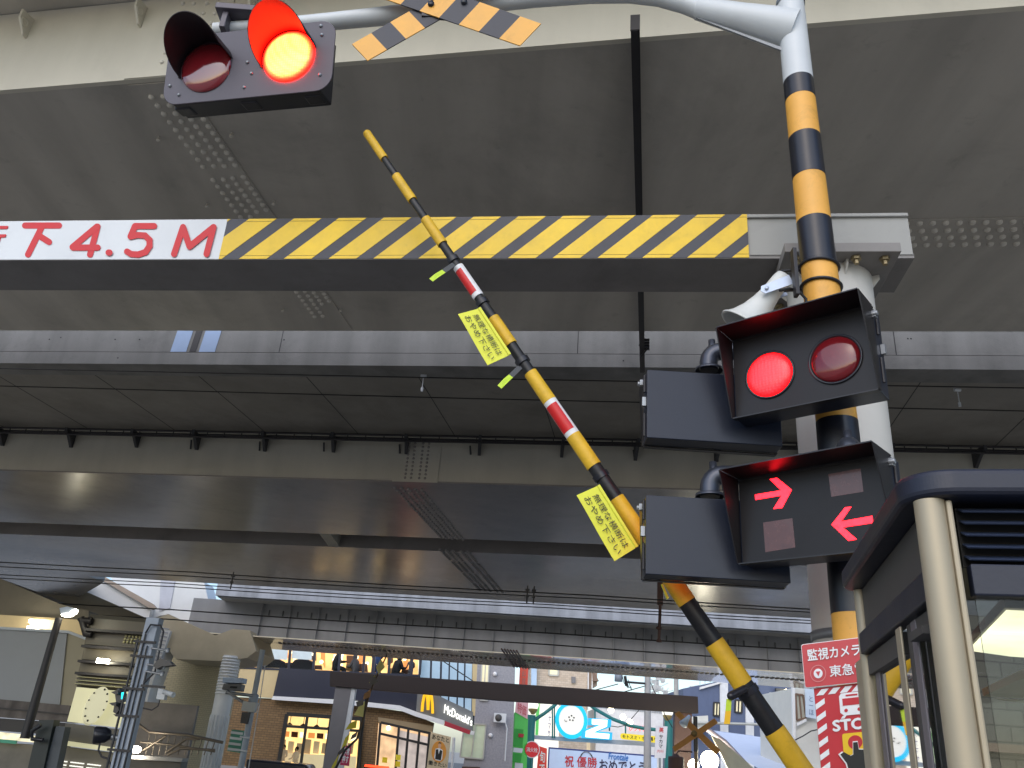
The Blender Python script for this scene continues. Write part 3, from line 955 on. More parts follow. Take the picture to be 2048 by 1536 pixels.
aU = math.radians(-41.65)
PU = V((1.438, 3.72, 3.4886))
wU, hU = .7235, .459
bu, n, t, z = signal_box('signal_box', 'black twin lamp box facing left with one red lamp lit, above the arrow box', 'signal', PU, aU, wU, hU, .18, gb)
latches(bu, PU, n, t, z, wU, hU, 1)
RL = .12
def lens(o, c, n, r, mat, nm='lens', dome=.3):
    m = MB(); m.lathe(c + n * .0035, n, [(r * dome * math.sin(math.pi / 2 * k / 8), r * math.cos(math.pi / 2 * k / 8)) for k in range(9)], n=40)
    return m.build(nm, mat, o, origin=c)
c1, c2 = atp(1540, 750, PU, n), atp(1671, 719, PU, n)
lens(bu, c1, n, RL, lens_mat('red_lens_lit', (1, .0075, .010), (1, .002, .003), 6.0, 5.0, RL, 75))['label'] = 'lit red lamp'
lens(bu, c2, n, RL, REDOFF)['label'] = 'unlit dark red lamp'
m = MB()
for c in (c1, c2): m.lathe(c, n, [(0, RL + .002), (.01, RL + .002), (.01, RL + .012), (0, RL + .012)], n=40)
m.build('lens_ring', BLK, bu)

# lower box with arrows
aL = math.radians(-45)
tv = V((math.cos(aL), math.sin(aL), 0))
Yb = 3.97
BLp, TLp = at(1484, 1129, Yb), at(1468, 959, Yb)
hL = TLp.z - BLp.z; wL = .735
PLc = BLp + tv * wL / 2 + V((0, 0, hL / 2))
bl_, n, t, z = signal_box('signal_box', 'black box with two lit red direction arrows, below the twin lamp box', 'signal', PLc, aL, wL, hL, .18, gb)
latches(bl_, PLc, n, t, z, wL, hL, 1)
ARW = E('arrow_red', (1, .008, .016), 4.5, .25, 60)
Zp = lambda zx, zy: (1250 + zx / 3.4133, 830 + zy / 3.4133)
def onp(pts, d):
    return [atp(*Zp(*p), PLc, n) + n * d for p in pts]
for nm, pts in (('arrow', [(890, 545), (1068, 515), (990, 440), (1040, 430), (1140, 512), (1075, 635), (1015, 642), (1072, 550), (893, 580)]),
                ('arrow', [(1412, 750), (1505, 632), (1547, 628), (1478, 728), (1690, 690), (1695, 738), (1490, 768), (1585, 850), (1528, 860)])):
    m = MB(); m.prism(onp(pts, .004), -n * .003); m.build(nm, ARW, bl_)
PANE = M('unlit_pane', S(88, 54, 48), .25, var=.25, scale=22, coat=.3)
for pts in ([(1390, 405), (1610, 365), (1630, 525), (1410, 560)], [(945, 735), (1145, 705), (1165, 905), (960, 938)]):
    m = MB(); m.prism(onp(pts, .003), -n * .002); m.build('unlit_pane', PANE, bl_)

# the two boxes facing the far side
RLIT = E('rear_lens_lit', (1, .01, .012), 2.0)
def rear_box(label, P, adeg, w, h):
    a = math.radians(adeg)
    n = V((-math.sin(a), math.cos(a), 0))            # lamps face away
    ang = math.atan2(n.x, -n.y)
    o, n, t, z = signal_box('signal_box', label, 'signal', P + n * .12, ang, w, h, .15, gb, .12)
    latches(o, P + n * .12, n, t, z, w, h, 1, .12)
    for s_ in (-.17, .17):
        lens(o, P + n * .12 + t * s_, n, .11, RLIT if s_ > 0 else REDOFF)
    return o
PR1, PR2 = V((1.079, 4.05, 3.361)), V((1.074, 4.05, 2.655))
r1 = rear_box('closed back of upper black lamp box facing the far side', PR1, -2, .706, .394)
r2 = rear_box('closed back of lower black lamp box facing the far side', PR2, -4, .70, .402)
r2l = MB(); q_ = [at(1277, 1000, 4.1), at(1289, 992, 4.1), at(1288, 1060, 4.1), at(1278, 1066, 4.1)]
ALBK = M('elbow_grey', S(70, 74, 84), .3, metal=.5, var=.1)
def elbow(o, base, top_h, to):
    m = MB()
    p = [base, base + V((0, 0, top_h * .45))]
    c = base + V((0, 0, top_h)); e = (to - c); e.z = 0; e.normalize()
    for k in range(1, 6):
        a = math.pi / 2 * k / 5
        p.append(base + V((0, 0, top_h * .45 + top_h * .55 * math.sin(a))) + e * (top_h * .55 * (1 - math.cos(a))))
    p.append(V((to.x, to.y, p[-1].z)))
    m.tube(p, .05, 18)
    m.lathe(base, (0, 0, 1), [(0, .075), (.012, .075), (.012, .055), (.02, .055)], n=18)
    m.lathe(base + V((0, 0, top_h)) + e * .02, (0, 0, 1), [(0, .02), (.07, .02), (.07, 0)], n=8)
    m.build('elbow_pipe', ALBK, o)
elbow(r1, at(1418, 742, 4.12), .12, V((polex(3.6), PY, 3.6)))
elbow(r2, at(1420, 994, 4.12), .12, V((polex(3), PY, 3)))
elbow(bl_, PLc + V((0, 0, hL / 2 + .006)) - n * .06 + t * .18, .1, V((polex(3), PY, 3)))
#elbow(bu, PU + V((0, 0, -hU / 2 - .02)) - n * .05 + t * .2, .02, V((polex(3), PY, 3)))

# --- overhead flashing light
aH = math.radians(-13); tauH = math.radians(12)
n0 = V((math.sin(aH), -math.cos(aH), 0)); tH = V((math.cos(aH), math.sin(aH), 0))
nH = n0 * math.cos(tauH) + V((0, 0, -1)) * math.sin(tauH); uH = V((0, 0, 1)) * math.cos(tauH) + n0 * math.sin(tauH)
HC = at(496, 126, 4.25)
oh = thing('overhead_signal', HC, 'twin lamp overhead signal hung from the arm with its right lamp glowing red', 'signal')
loc = lambda px, py: ((atp(px, py, HC, nH) - HC).dot(tH), (atp(px, py, HC, nH) - HC).dot(uH))
hw = (loc(666, 97)[0] - loc(328, 158)[0]) / 2
hh = (loc(497, 58)[1] - loc(497, 194)[1]) / 2
m = MB(); m.prism([HC + tH * x_ + uH * y_ for x_, y_ in rrect(hw, hh, .11, 6)], -nH * .01); m.build('backplate', PLATE, oh, bevel=.003)
m = MB(); m.box(HC - nH * .1 - uH * .03, (hw * 1.75, .18, hh * 1.75), (tH, nH, uH))
for s_ in (-.8, 0, .75): m.box(HC - nH * .1 - uH * (hh * .93) + tH * hw * s_, (.12, .1, .05), (tH, nH, uH))
m.build('housing', BLK, oh, bevel=.01)
l1, l2 = loc(413, 136), loc(578, 114)
RH = .184
HOODM = M('visor_black', S(30, 20, 26), .55, var=.1)
for li, (lx, ly) in enumerate((l1, l2)):
    c = HC + tH * lx + uH * ly
    if li == 0:
        lens(oh, c, nH, RH, M('red_lens_reflective', S(120, 26, 34), .06, var=.1, coat=.8, spec=.8), dome=.2)['label'] = 'unlit red lamp'
    else:
        lens(oh, c, nH, RH, lens_mat('overhead_lens_lit', (1, .028, .006), (1, .002, .001), 42.0, 16.0, RH, 62), dome=.2)['label'] = 'lit red lamp'
    m = MB()
    N, K = 36, 6
    vs = []; fs = []
    r0 = RH + .012
    for rr in (r0, r0 - .005):
        for i in range(N + 1):
            ph = math.radians(14 + 186 * i / N)
            Lm = .02 + .30 * max(0, (math.sin(ph) + .24) / 1.24) ** .62
            for k in range(K + 1):
                vs.append(c + (tH * math.cos(ph) + uH * math.sin(ph)) * rr * (1 + .04 * k / K) + nH * (.001 + Lm * k / K))
    S_ = (N + 1) * (K + 1)
    for o_ in (0, S_):
        for i in range(N):
            for k in range(K):
                a_ = o_ + i * (K + 1) + k
                fs.append((a_, a_ + 1, a_ + K + 2, a_ + K + 1))
    m.add(vs, fs, True)
    m.add([vs[i * (K + 1) + K] for i in range(N + 1)] + [vs[S_ + i * (K + 1) + K] for i in range(N + 1)],
          [(i, i + 1, N + 1 + i + 1, N + 1 + i) for i in range(N)])
    m.build('visor', HOODM, oh)
for px in ((495, 125), (503, 147), (488, 175), (340, 172), (358, 190), (642, 52), (644, 70), (640, 150), (410, 180)):
    m = MB(); x_, y_ = loc(*px); bolt_at(m, HC + tH * x_ + uH * y_, .011, nH); m.build('screw', STEEL, oh)
m = MB(); hb = at(490, 40, *AL); m.box(hb + V((0, -.06, -.02)), (.34, .16, .05)); m.box(hb + V((-.1, -.06, -.1)), (.04, .1, .18)); m.box(hb + V((.1, -.06, -.1)), (.04, .1, .18))
m.build('hanger_bracket', PLATE, oh, bevel=.004)

# --- crossbuck
cb0 = at(885, 8, AL[0] - .12, AL[1])
cbk = thing('crossbuck', cb0, 'yellow and black crossbuck boards clamped to the overhead arm at the top edge', 'crossing sign')
def board(c, d):
    (a, b), (c_, d_) = c
    mir = lambda p: (2 * 885 - p[0], 2 * 8 - p[1])
    q = qpx(a, mir(b), mir(a), b, AL[0] - d, AL[1]) if False else Q(at(*a, AL[0] - d, AL[1]), at(*c_, AL[0] - d, AL[1]), at(*d_, AL[0] - d, AL[1]), at(*b, AL[0] - d, AL[1]))
    m = MB()
    for k in range(9):
        m.cur = k % 2
        m.prism([q(k / 9, 0), q((k + 1) / 9, 0), q((k + 1) / 9, 1), q(k / 9, 1)], V((.0, .008, 0)))
    return m.build('board', [YEL, STB], cbk)
board((((735, 121), (704, 88)), ((1070, -70), (1037, -103))), .15)
board((((690, -30), (732, -76)), ((1040, 91), (1082, 47))), .165)
m = MB()
for px in ((862, 8), (928, 4)):
    p = at(*px, AL[0] - .17, AL[1]); m.tube([p + V((0, 0, .3)), p], .009, 6); m.lathe(p, (0, -1, 0), [(-.02, .022), (.012, .022), (.012, 0)], n=10)
m.box(at(885, 32, AL[0] - .13, AL[1]), (.28, .03, .05)); m.tube([at(858, 8, AL[0] - .1, AL[1]), at(858, -20, AL[0], AL[1])], .02, 8)
m.build('clamp', BLK, cbk)

# ------------------------------------------------------------------ barrier arm
YB = 4.5
ba = thing('barrier_arm', at(1620, 1560, YB), 'long tapering yellow and black crossing barrier arm with two red reflective bands, half raised', 'barrier')
bnds = [((735, 270), 'y'), ((768, 318), 'b'), ((790, 352), 'y'), ((822, 402), 'b'), ((850, 438), 'y'), ((882, 490), 'b'), ((913, 536), 'r'), ((958, 594), 'b'),
        ((985, 637), 'y'), ((1022, 690), 'b'), ((1062, 745), 'y'), ((1101, 802), 'r'), ((1148, 870), 'y'), ((1190, 932), 'b'), ((1236, 995), 'y'),
        ((1290, 1083), 'b'), ((1320, 1130), 'y'), ((1372, 1206), 'b'), ((1432, 1282), 'y'), ((1488, 1368), 'b'), ((1552, 1458), 'y'), ((1640, 1596), 'b'), ((1700, 1684), '')]
A0, A1 = at(735, 268, YB), at(1600, 1536, YB)
ad = (A1 - A0).normalized(); AL_ = (A1 - A0).length
def apar(px): return max(-.001, (at(*px, YB) - A0).dot(ad))
def arad(u): return .0275 + (.0575 - .0275) * (u / AL_)
perp = ad.cross(V((0, 1, 0))).normalized()
m = MB()
for (p0, k0), (p1, _) in zip(bnds, bnds[1:]):
    u0, u1 = apar(p0), apar(p1)
    f = {'y': 1.0, 'b': .74 + .2 * min(1, u0 / AL_ * 1.3), 'r': .98}[k0]
    if k0 == 'r':
        m.cur = 3
        m.tube([A0 + ad * u0, A0 + ad * u1], [arad(u0) * f, arad(u1) * f], 28)
        m.cur = 2
        # red band panel on the lower left of the tube
        ext = MB(); vs = []
        ns = 12
        a0_, a1_ = math.radians(-88), math.radians(28 if u0 > 1.5 else 2)
        for uu in (u0 + .03, u1 - .03):
            for k in range(ns + 1):
                a_ = a0_ + (a1_ - a0_) * k / ns
                dirv = V((0, -1, 0)) * math.cos(a_) - perp * math.sin(a_) * -1
                vs.append(A0 + ad * uu + dirv * (arad(uu) * f + .0012))
        m.add(vs, [(k, k + 1, ns + 1 + k + 1, ns + 1 + k) for k in range(ns)], True)
    else:
        m.cur = {'y': 0, 'b': 1}[k0]
        m.tube([A0 + ad * u0, A0 + ad * u1], [arad(u0) * f, arad(u1) * f], 28)
m.build('arm', [M('barrier_yellow', S(222, 178, 42), .48, var=.14, scale=12, bump=.08, grime=.22, gscale=9), BLKB, REDT, WHT], ba)
m = MB(); m.sphere(A0, .029, 16, 8); m.build('tip_cap', M('barrier_yellow', None), ba)
for px, r in (((903, 522), .048), ((968, 604), .05), ((1046, 722), .056), ((1190, 960), .062), ((1500, 1380), .075)):
    u = apar(px); p = A0 + ad * u
    m = MB(); m.tube([p - ad * .016, p + ad * .016], arad(u) + .004, 20); m.box(p - perp * -(arad(u) + .008) if False else p + V((0, 0, -1)) * (arad(u) + .006), (.03, .03, .022)); m.build('clamp_band', BLK, ba)
m = MB(); mx = at(1700, 1690, YB)
m.box((mx.x + .12, YB + .05, .62), (.5, .42, 1.2)); m.build('drive_box', M('machine_grey', S(150, 152, 150), .5), ba, bevel=.02)
def strap(px0, px1, w, label):
    p0, p1 = at(*px0, YB - .05), at(*px1, YB - .1)
    d = (p1 - p0).normalized(); s_ = d.cross(V((0, 1, 0))).normalized() * w / 2
    o = thing('reflector_strap', p0, label, 'reflector', 'hanging reflector straps on the barrier arm')
    mid = p0.lerp(p1, .45)
    m = MB(); m.prism([p0 - s_, mid - s_, mid + s_, p0 + s_], (0, .005, 0)); m.build('strap', M('strap_grey', S(78, 80, 82), .7), o)
    m = MB(); m.prism([mid - s_ * .95, mid.lerp(p1, .5) - s_ * 1.02 + V((0, -.006, 0)), p1 - s_ * .95, p1 + s_ * .95, mid.lerp(p1, .5) + s_ * 1.02 + V((0, -.006, 0)), mid + s_ * .95], (0, .003, 0)); m.build('reflector', NEON2, o)
strap((908, 528), (862, 560), .032, 'lime tipped strap hanging from the barrier arm just above its upper red band')
strap((1040, 734), (999, 774), .032, 'lime tipped strap hanging from the barrier arm under the upper yellow flag')
o = thing('reflector_strap', at(1478, 1378, YB - .06), 'dark rubber strap with long lime and orange tag low on the barrier arm', 'reflector', 'hanging reflector straps on the barrier arm')
m = MB(); a_, b_ = at(1490, 1378, YB - .07), at(1462, 1392, YB - .09); m.tube([a_, b_], .021, 12); m.sphere(b_, .021, 12, 8); m.build('strap', BLK, o)
m = MB(); m.prism([at(1453, 1398, YB - .085), at(1463, 1398, YB - .085), at(1462, 1422, YB - .085), at(1451, 1422, YB - .085)], (0, .003, 0)); m.cur = 1
m.prism([at(1451, 1422, YB - .085), at(1462, 1422, YB - .085), at(1460, 1448, YB - .085), at(1448, 1448, YB - .085)], (0, .003, 0)); m.build('reflector', [NEON2, M('orange_tag', S(240, 190, 40), .5)], o)
o = thing('reflector_strap', at(1330, 1180, YB - .05), 'thin yellow strap edge showing under the lower closed lamp box', 'reflector', 'hanging reflector straps on the barrier arm')
m = MB(); m.prism([at(1323, 1168, YB - .05), at(1326, 1168, YB - .05), at(1338, 1196, YB - .05), at(1335, 1198, YB - .05)], (0, .02, 0)); m.build('strap', NEON, o)

def flag(corn, label, dy):
    bl, br, tr, tl = corn
    q = Q(*[at(*p, YB - dy) for p in corn])
    o = thing('warning_flag', q(.5, .5), label, 'sign', 'yellow warning flags on the barrier arm')
    m = MB(); K = 10; vs = []
    for j in range(5):
        for i in range(K + 1):
            s_, t_ = i / K, j / 4
            vs.append(q(s_, t_, .006 * math.sin(s_ * 5 + 1) * (1 - t_) + (.004 if t_ > .8 else 0)))
    m.add(vs, [(j * (K + 1) + i, j * (K + 1) + i + 1, (j + 1) * (K + 1) + i + 1, (j + 1) * (K + 1) + i) for j in range(4) for i in range(K)])
    m.add([v - q.n * .003 for v in vs], [(j * (K + 1) + i, (j + 1) * (K + 1) + i, (j + 1) * (K + 1) + i + 1, j * (K + 1) + i + 1) for j in range(4) for i in range(K)])
    p = m.build('panel', NEON, o)
    m = MB(); m.prism([q(0, .9, .006), q(1, .9, .006), q(1, 1, .006), q(0, 1, .006)], q.n * .006); m.build('hem', NEON, o)
    ii = M('flag_ink', S(52, 52, 40), .6)
    txt('無理な横断は', q, ii, p, (.1, .5, .93, .76), 0, .0085)
    txt('おやめ下さい', q, ii, p, (.08, .16, .95, .42), 0, .0085)
flag(((916, 629), (975, 730), (1022, 709), (961, 616)), 'upper yellow warning flag clipped to the middle of the barrier arm', .065)
flag(((1153, 991), (1229, 1122), (1276, 1093), (1199, 970)), 'lower yellow warning flag beside the closed back of the lamp box', .08)

# ------------------------------------------------------------------ red warning signs by the booth
YS, SS = 4.15, -.26
q = qpx((1611, 1375), (1790, 1357), (1784, 1268), (1603, 1290), YS, SS)
o = thing('camera_sign', q(.5, .5), 'red surveillance camera notice with white lettering above the stop sign', 'sign')
hwq, hhq = 1, 1
m = MB(); m.prism([q(.5 + x_ * .5, .5 + y_ * .5) for x_, y_ in [(a / 1.9, b) for a, b in rrect(1.9, 1, .1, 4)]], -q.n * .012); m.cur = 1
m.prism([q(.5 + x_ * .505, .5 + y_ * .515, -.002) for x_, y_ in [(a / 1.9, b) for a, b in rrect(1.9, 1, .11, 4)]], -q.n * .008)
p = m.build('panel', [M('notice_red', S(190, 62, 66), .45, var=.06), WHT], o)
txt('監視カメラ作動中', q, WHT, p, (.055, .6, 1.0, .87), .02, .004)
txt('東急電鉄', q, WHT, p, (.285, .18, .83, .44), .012, .004)
m = MB(); m.prism([q(.155 + .05 * math.cos(2 * math.pi * k / 24), .29 + .11 * math.sin(2 * math.pi * k / 24), .004) for k in range(24)], -q.n * .002); m.cur = 1
m.prism([q(.13, .335, .006), q(.18, .335, .006), q(.155, .225, .006)], -q.n * .002); m.cur = 2
for k in range(30):
    f0_, f1_ = 2 * math.pi * k / 30, 2 * math.pi * (k + 1) / 30
    m.face([q(.155 + .09 * math.cos(f0_), .29 + .2 * math.sin(f0_), .003), q(.155 + .09 * math.cos(f1_), .29 + .2 * math.sin(f1_), .003), q(.155 + .08 * math.cos(f1_), .29 + .178 * math.sin(f1_), .003), q(.155 + .08 * math.cos(f0_), .29 + .178 * math.sin(f0_), .003)])
m.build('emblem', [WHT, M('notice_red', None), M('notice_pale_red', S(204, 120, 120), .5)], o)
q = qpx((1648, 1600), (1790, 1590), (1775, 1360), (1628, 1377), YS + .02, SS)
o = thing('stop_sign', q(.5, 0), 'tall red emergency stop button sign with striped border, behind the phone booth', 'sign')
m = MB(); slab(m, q, .012); p = m.build('panel', REDS, o)
m = MB()
for k in range(9):
    t_ = 1 - .115 * k - .03
    if k > 0: m.prism([q(.0, t_ - .055, .003), q(.13, t_ - .005, .003), q(.13, t_ + .045, .003), q(.0, t_ - .005, .003)], -q.n * .002)
for k in range(7):
    s_ = .02 + .26 * k * .62
    if s_ + .18 > 1: break
    m.prism([q(s_, .93, .003), q(s_ + .1, .93, .003), q(s_ + .18, .985, .003), q(s_ + .08, .985, .003)], -q.n * .002)
m.build('striped_border', WHT, p)
txt('STOP', q, WHT, p, (.215, .59, .78, .685), .04, .004)
m = MB()                                       # train pictogram
def pq(pts, d): m.prism([q(a, b, d) for a, b in pts], -q.n * .002)
pq([(.33, .75), (.33, .9), (.36, .925), (.64, .925), (.67, .9), (.67, .75), (.62, .72), (.38, .72)], .004)
pq([(.36, .72), (.41, .72), (.38, .695), (.33, .695)], .004); pq([(.59, .72), (.64, .72), (.67, .695), (.62, .695)], .004)
m.cur = 1
pq([(.37, .81), (.63, .81), (.63, .875), (.37, .875)], .006); pq([(.42, .893), (.58, .893), (.58, .908), (.42, .908)], .006)
for c_ in (.41, .59): pq([(c_ + .025 * math.cos(2 * math.pi * k / 12), .765 + .016 * math.sin(2 * math.pi * k / 12)) for k in range(12)], .006)
m.cur = 2; pq([(.5 + x_ * .17, .465 + y_ * .095) for x_, y_ in rrect(1, 1, .18, 3)], .004)
m.cur = 1; pq([(.5 + .1 * math.cos(2 * math.pi * k / 20), .475 + .062 * math.sin(2 * math.pi * k / 20)) for k in range(20)], .006)
m.cur = 3
hand = [(.47, .475), (.53, .475), (.54, .41), (.66, .4), (.7, .33), (.68, .18), (.4, .18), (.36, .3), (.28, .38), (.33, .4), (.42, .36), (.46, .37)]
cx_, cy_ = .5, .33
m.cur = 0; pq([(cx_ + (a - cx_) * 1.13, cy_ + (b - cy_) * 1.07) for a, b in hand], .008)
m.cur = 3; pq(hand, .010)
m.build('pictogram', [WHT, REDS, YELR, INK], p)
m = MB(); pz = q(.5, .98); m.tube([q(.5, .98, -.04), V((pz.x, pz.y + .04, 0))], .025, 10); m.build('post', STEEL, o)

# ------------------------------------------------------------------ phone booth
C2 = V((.873, 1.66, 0)); a2 = V((.252, .968, 0)).normalized(); b2 = V((a2.y, -a2.x, 0)); z2 = V((0, 0, 1))
LA, LB = 1.02, .98
nL = -b2; nF = -a2
pb_ = thing('phone_booth', C2 + a2 * .5 + b2 * .5, 'glass phone booth with navy roof, louvres, champagne corner post and bright ceiling light', 'phone booth')
bz = lambda px, py: atp(px, py, C2, nL).z
fz = lambda px, py: atp(px, py, C2, nF).z
zc0, zc1 = fz(2000, 998), fz(2000, 956)
zb0, zb1 = fz(2000, 1192), fz(2000, 1128)
def bp(u, v, zz): return C2 + a2 * u + b2 * v + z2 * zz
def bbox(m, u0, u1, v0, v1, z0, z1):
    m.box(bp((u0 + u1) / 2, (v0 + v1) / 2, (z0 + z1) / 2), (u1 - u0, v1 - v0, z1 - z0), (a2, b2, z2))
m = MB(); ov = .035; m.prism([C2 + a2 * (LA / 2) + b2 * (LB / 2) + a2 * y_ + b2 * x_ + z2 * zc0 for x_, y_ in rrect(LB / 2 + ov, LA / 2 + ov, .1, 22)], z2 * (zc1 - zc0 + .012)); m.build('roof', NAVY, pb_, bevel=.014, seg=3)
# corner posts
def post(u, v, r, mat):
    m = MB(); m.tube([bp(u, v, 0.02), bp(u, v, zc0 - .001)], r, 28); return m.build('corner_post', mat, pb_)
post(.02, .02, .031, CHAMP); post(LA - .03, .02, .02, CHAMP); post(.02, LB - .02, .036, CHAMP); post(LA - .03, LB - .02, .03, CHAMP)
m = MB(); bbox(m, -.004, .03, .046, .058, 0, zc0 - .003); m.build('post_trim', CHAMP, pb_, bevel=.004)
m = MB(); bbox(m, .055, LA - .05, .022, .03, zb1, zc0 - .002); m.build('header_panel', DGREY, pb_)
m = MB(); bbox(m, .05, LA - .05, .0, .035, zb0, zb1 - .002); m.build('header_band', NAVY, pb_, bevel=.004)
m = MB(); bbox(m, -.0, .035, .075, LB - .05, zb0, zb1 + .0); m.build('header_band', NAVY, pb_, bevel=.004)
nl = 5
zs0, zs1 = zb1 + .004, zc0 - .006
m = MB(); bbox(m, .05, .06, .075, LB - .05, zs0, zs1); m.build('louvre_back', INK, pb_)
for k in range(nl):
    z0 = zs0 + (zs1 - zs0) * k / nl
    hgt = (zs1 - zs0) / nl
    m = MB(); m.prism([bp(.005, .076, z0 + hgt * .1), bp(.0, .076, z0 + hgt * .2), bp(.04, .076, z0 + hgt * .86), bp(.046, .076, z0 + hgt * .8)], b2 * (LB - .13)); m.build('louvre', M('louvre_slate', S(52, 62, 84), .4, var=.12), pb_, bevel=.002)
# left side: two narrow door leaves
ua = lambda px: (atp(px, 1400, C2, nL) - C2).dot(a2)
strips = [(1712, 1729, CHAMP, .0), (1735, 1742, M('lilac_grey', S(110, 104, 108), .45), .02), (1747, 1760, CHAMP, .03), (1802, 1812, CHAMP, -.004), (1813, 1821, DGREY, .01), (1823, 1833, M('lilac_grey', None), .008),
          (1840, 1845, CHAMP, .03), (1867, 1880, DGREY, .01), (1882, 1888, CHAMP, .0)]
for x0_, x1_, mt, dv_ in strips:
    u1, u0 = ua(x0_), ua(x1_)
    m = MB(); bbox(m, u0, u1, dv_ + .008, dv_ + .014, .05, zb0 - .004); m.build('door_stile', mt, pb_, bevel=.003)
zr0 = bz(1800, 1300)
m = MB(); bbox(m, ua(1800), ua(1730), .018, .036, zb0 - (zb0 - zr0) , zb0 - .006); m.build('door_rail', DGREY, pb_)
m = MB(); bbox(m, ua(1866), ua(1834), .018, .036, bz(1840, 1268), zb0 - .006); m.build('door_rail', DGREY, pb_)
m = MB(); bbox(m, ua(1862), ua(1834), .0, .016, bz(1840, 1270), bz(1840, 1270) + .018); m.build('door_lip', DGREY, pb_)
m = MB(); bbox(m, .03, LA - .05, .034, .038, .1, zb0 - .006); m.build('glass_pane', GLASS, pb_)
m = MB(); bbox(m, .02, .024, .08, LB - .05, .1, zb0 - .002); m.build('glass_pane', GLASS, pb_)
m = MB(); bbox(m, LA - .03, LA - .026, .05, LB - .05, .1, zc0 - .3); bbox(m, LA - .06, LA - .02, .05, LB - .05, zc0 - .3, zc0 - .004); m.build('back_pane', [GLASS], pb_)
m = MB(); bbox(m, .06, LA - .06, LB - .03, LB - .02, .1, zc0 - .004); m.build('side_panel', M('booth_inner', S(76, 74, 64), .6), pb_)
m = MB(); bbox(m, .07, LA - .07, .045, LB - .04, zc0 - .03, zc0 - .002); m.build('ceiling', M('booth_inner', None), pb_)
zl = 2.03
cl = [atz(x_, y_, zl) for x_, y_ in ((1942, 1302), (2014, 1229), (2140, 1235), (2120, 1320), (2020, 1313))]
m = MB(); m.prism(cl, (0, 0, .012)); m.build('lamp_diffuser', E('booth_lamp', (1, .93, .62), .95, .3, 2.5), pb_)
m = MB(); ce = [c_ + (c_ - sum(cl, V()) / 5) * .06 + V((0, 0, .0125)) for c_ in cl]; m.prism(ce, (0, 0, .03)); m.build('lamp_frame', DGREY, pb_)
m = MB(); pl_ = [atz(x_, y_, 1.86) for x_, y_ in ((1966, 1392), (2050, 1355), (2120, 1370), (2110, 1412), (2010, 1402))]; m.prism(pl_, (0, 0, .02)); m.build('reflection_plate', M('reflection_beige', S(196, 186, 150), .5), pb_)  # beige plate standing in for a reflection inside the booth
m = MB(); bbox(m, .45, .75, LB - .2, LB - .04, 1.0, 1.45); bbox(m, .3, .9, LB - .3, LB - .04, .85, .88); m.build('telephone', M('phone_green', S(96, 120, 100), .5), pb_, bevel=.01)
m = MB(); bbox(m, -.03, LA + .03, -.03, LB + .03, 0, .05); m.build('base_plate', PAVE, pb_)

# ------------------------------------------------------------------ overhead wires of the tracks
def wire(p0, p1, Y, s, label, r=.013, sag=.03):
    a, b = at(*p0, Y, s), at(*p1, Y, s)
    d = b - a
    a, b = a - d * .25, b + d * .25
    pts = []
    for k in range(13):
        p = a.lerp(b, k / 12); p.z -= sag * math.sin(math.pi * ((k / 12 * 3) % 1)); pts.append(p)
    m = MB(); m.tube(pts, r, 6)
    return tag(m.build('overhead_wire', WIRE), label, 'wire', 'overhead wires above the tracks')
wire((0, 1122), (1620, 1216), 20, -.12, 'topmost overhead wire, crossing just above the far viaduct kerb', .014)
wire((0, 1131), (1620, 1222), 20.05, -.12, 'overhead wire running close beneath the topmost one', .012)
wire((0, 1147), (1500, 1232), 21, -.12, 'third overhead wire down, along the underside of the pale kerb', .012)
wire((0, 1154), (1500, 1238), 21.05, -.12, 'fourth overhead wire down, paired closely with the third', .012)
wire((0, 1198), (1500, 1291), 25, -.12, 'upper overhead wire across the ribbed grey web', .018)
wire((0, 1216), (1500, 1316), 25.05, -.12, 'lowest overhead wire, across the foot of the ribbed grey web', .018)
for px, h, lb in (((1055, 1180), 20, 'small black dropper clamp on the upper wires above the shop gate'), ((1068, 1181), 20, 'small black dropper clamp right of its twin on the upper wires'), ((466, 1152), 20, 'black dropper clamp on the upper wires left of centre')):
    m = MB(); p = at(*px, 19.9, -.12)
    m.tube([p + V((0, 0, .1)), p + V((0, 0, -.32))], .018, 6); m.box(p, (.09, .06, .05)); m.box(p + V((0, 0, -.15)), (.07, .05, .05))
    tag(m.build('wire_dropper', DSTEEL), lb, 'wire clamp', 'wire droppers')
m = MB(); a, b = at(1322, 1165, 22, -.1), at(1318, 1280, 22, -.1)
m.prism([a + V((-.08, 0, .9)), a + V((.08, 0, .9)), b.lerp(a, .6) + V((.07, 0, 0)), b.lerp(a, .6) + V((-.07, 0, 0))], (0, .06, 0))
m.tube([b.lerp(a, .6), b], .04, 8); m.lathe(b, (0, 0, 1), [(-.06, 0), (-.05, .07), (.0, .07), (.02, .04)], n=10); m.lathe(b + V((0, 0, .25)), (0, 0, 1), [(0, .04), (.02, .07), (.06, .07), (.08, .04)], n=10)
tag(m.build('wire_hanger', RUST), 'reddish brown steel hanger dropping to the wires beside the barrier arm', 'wire hanger')

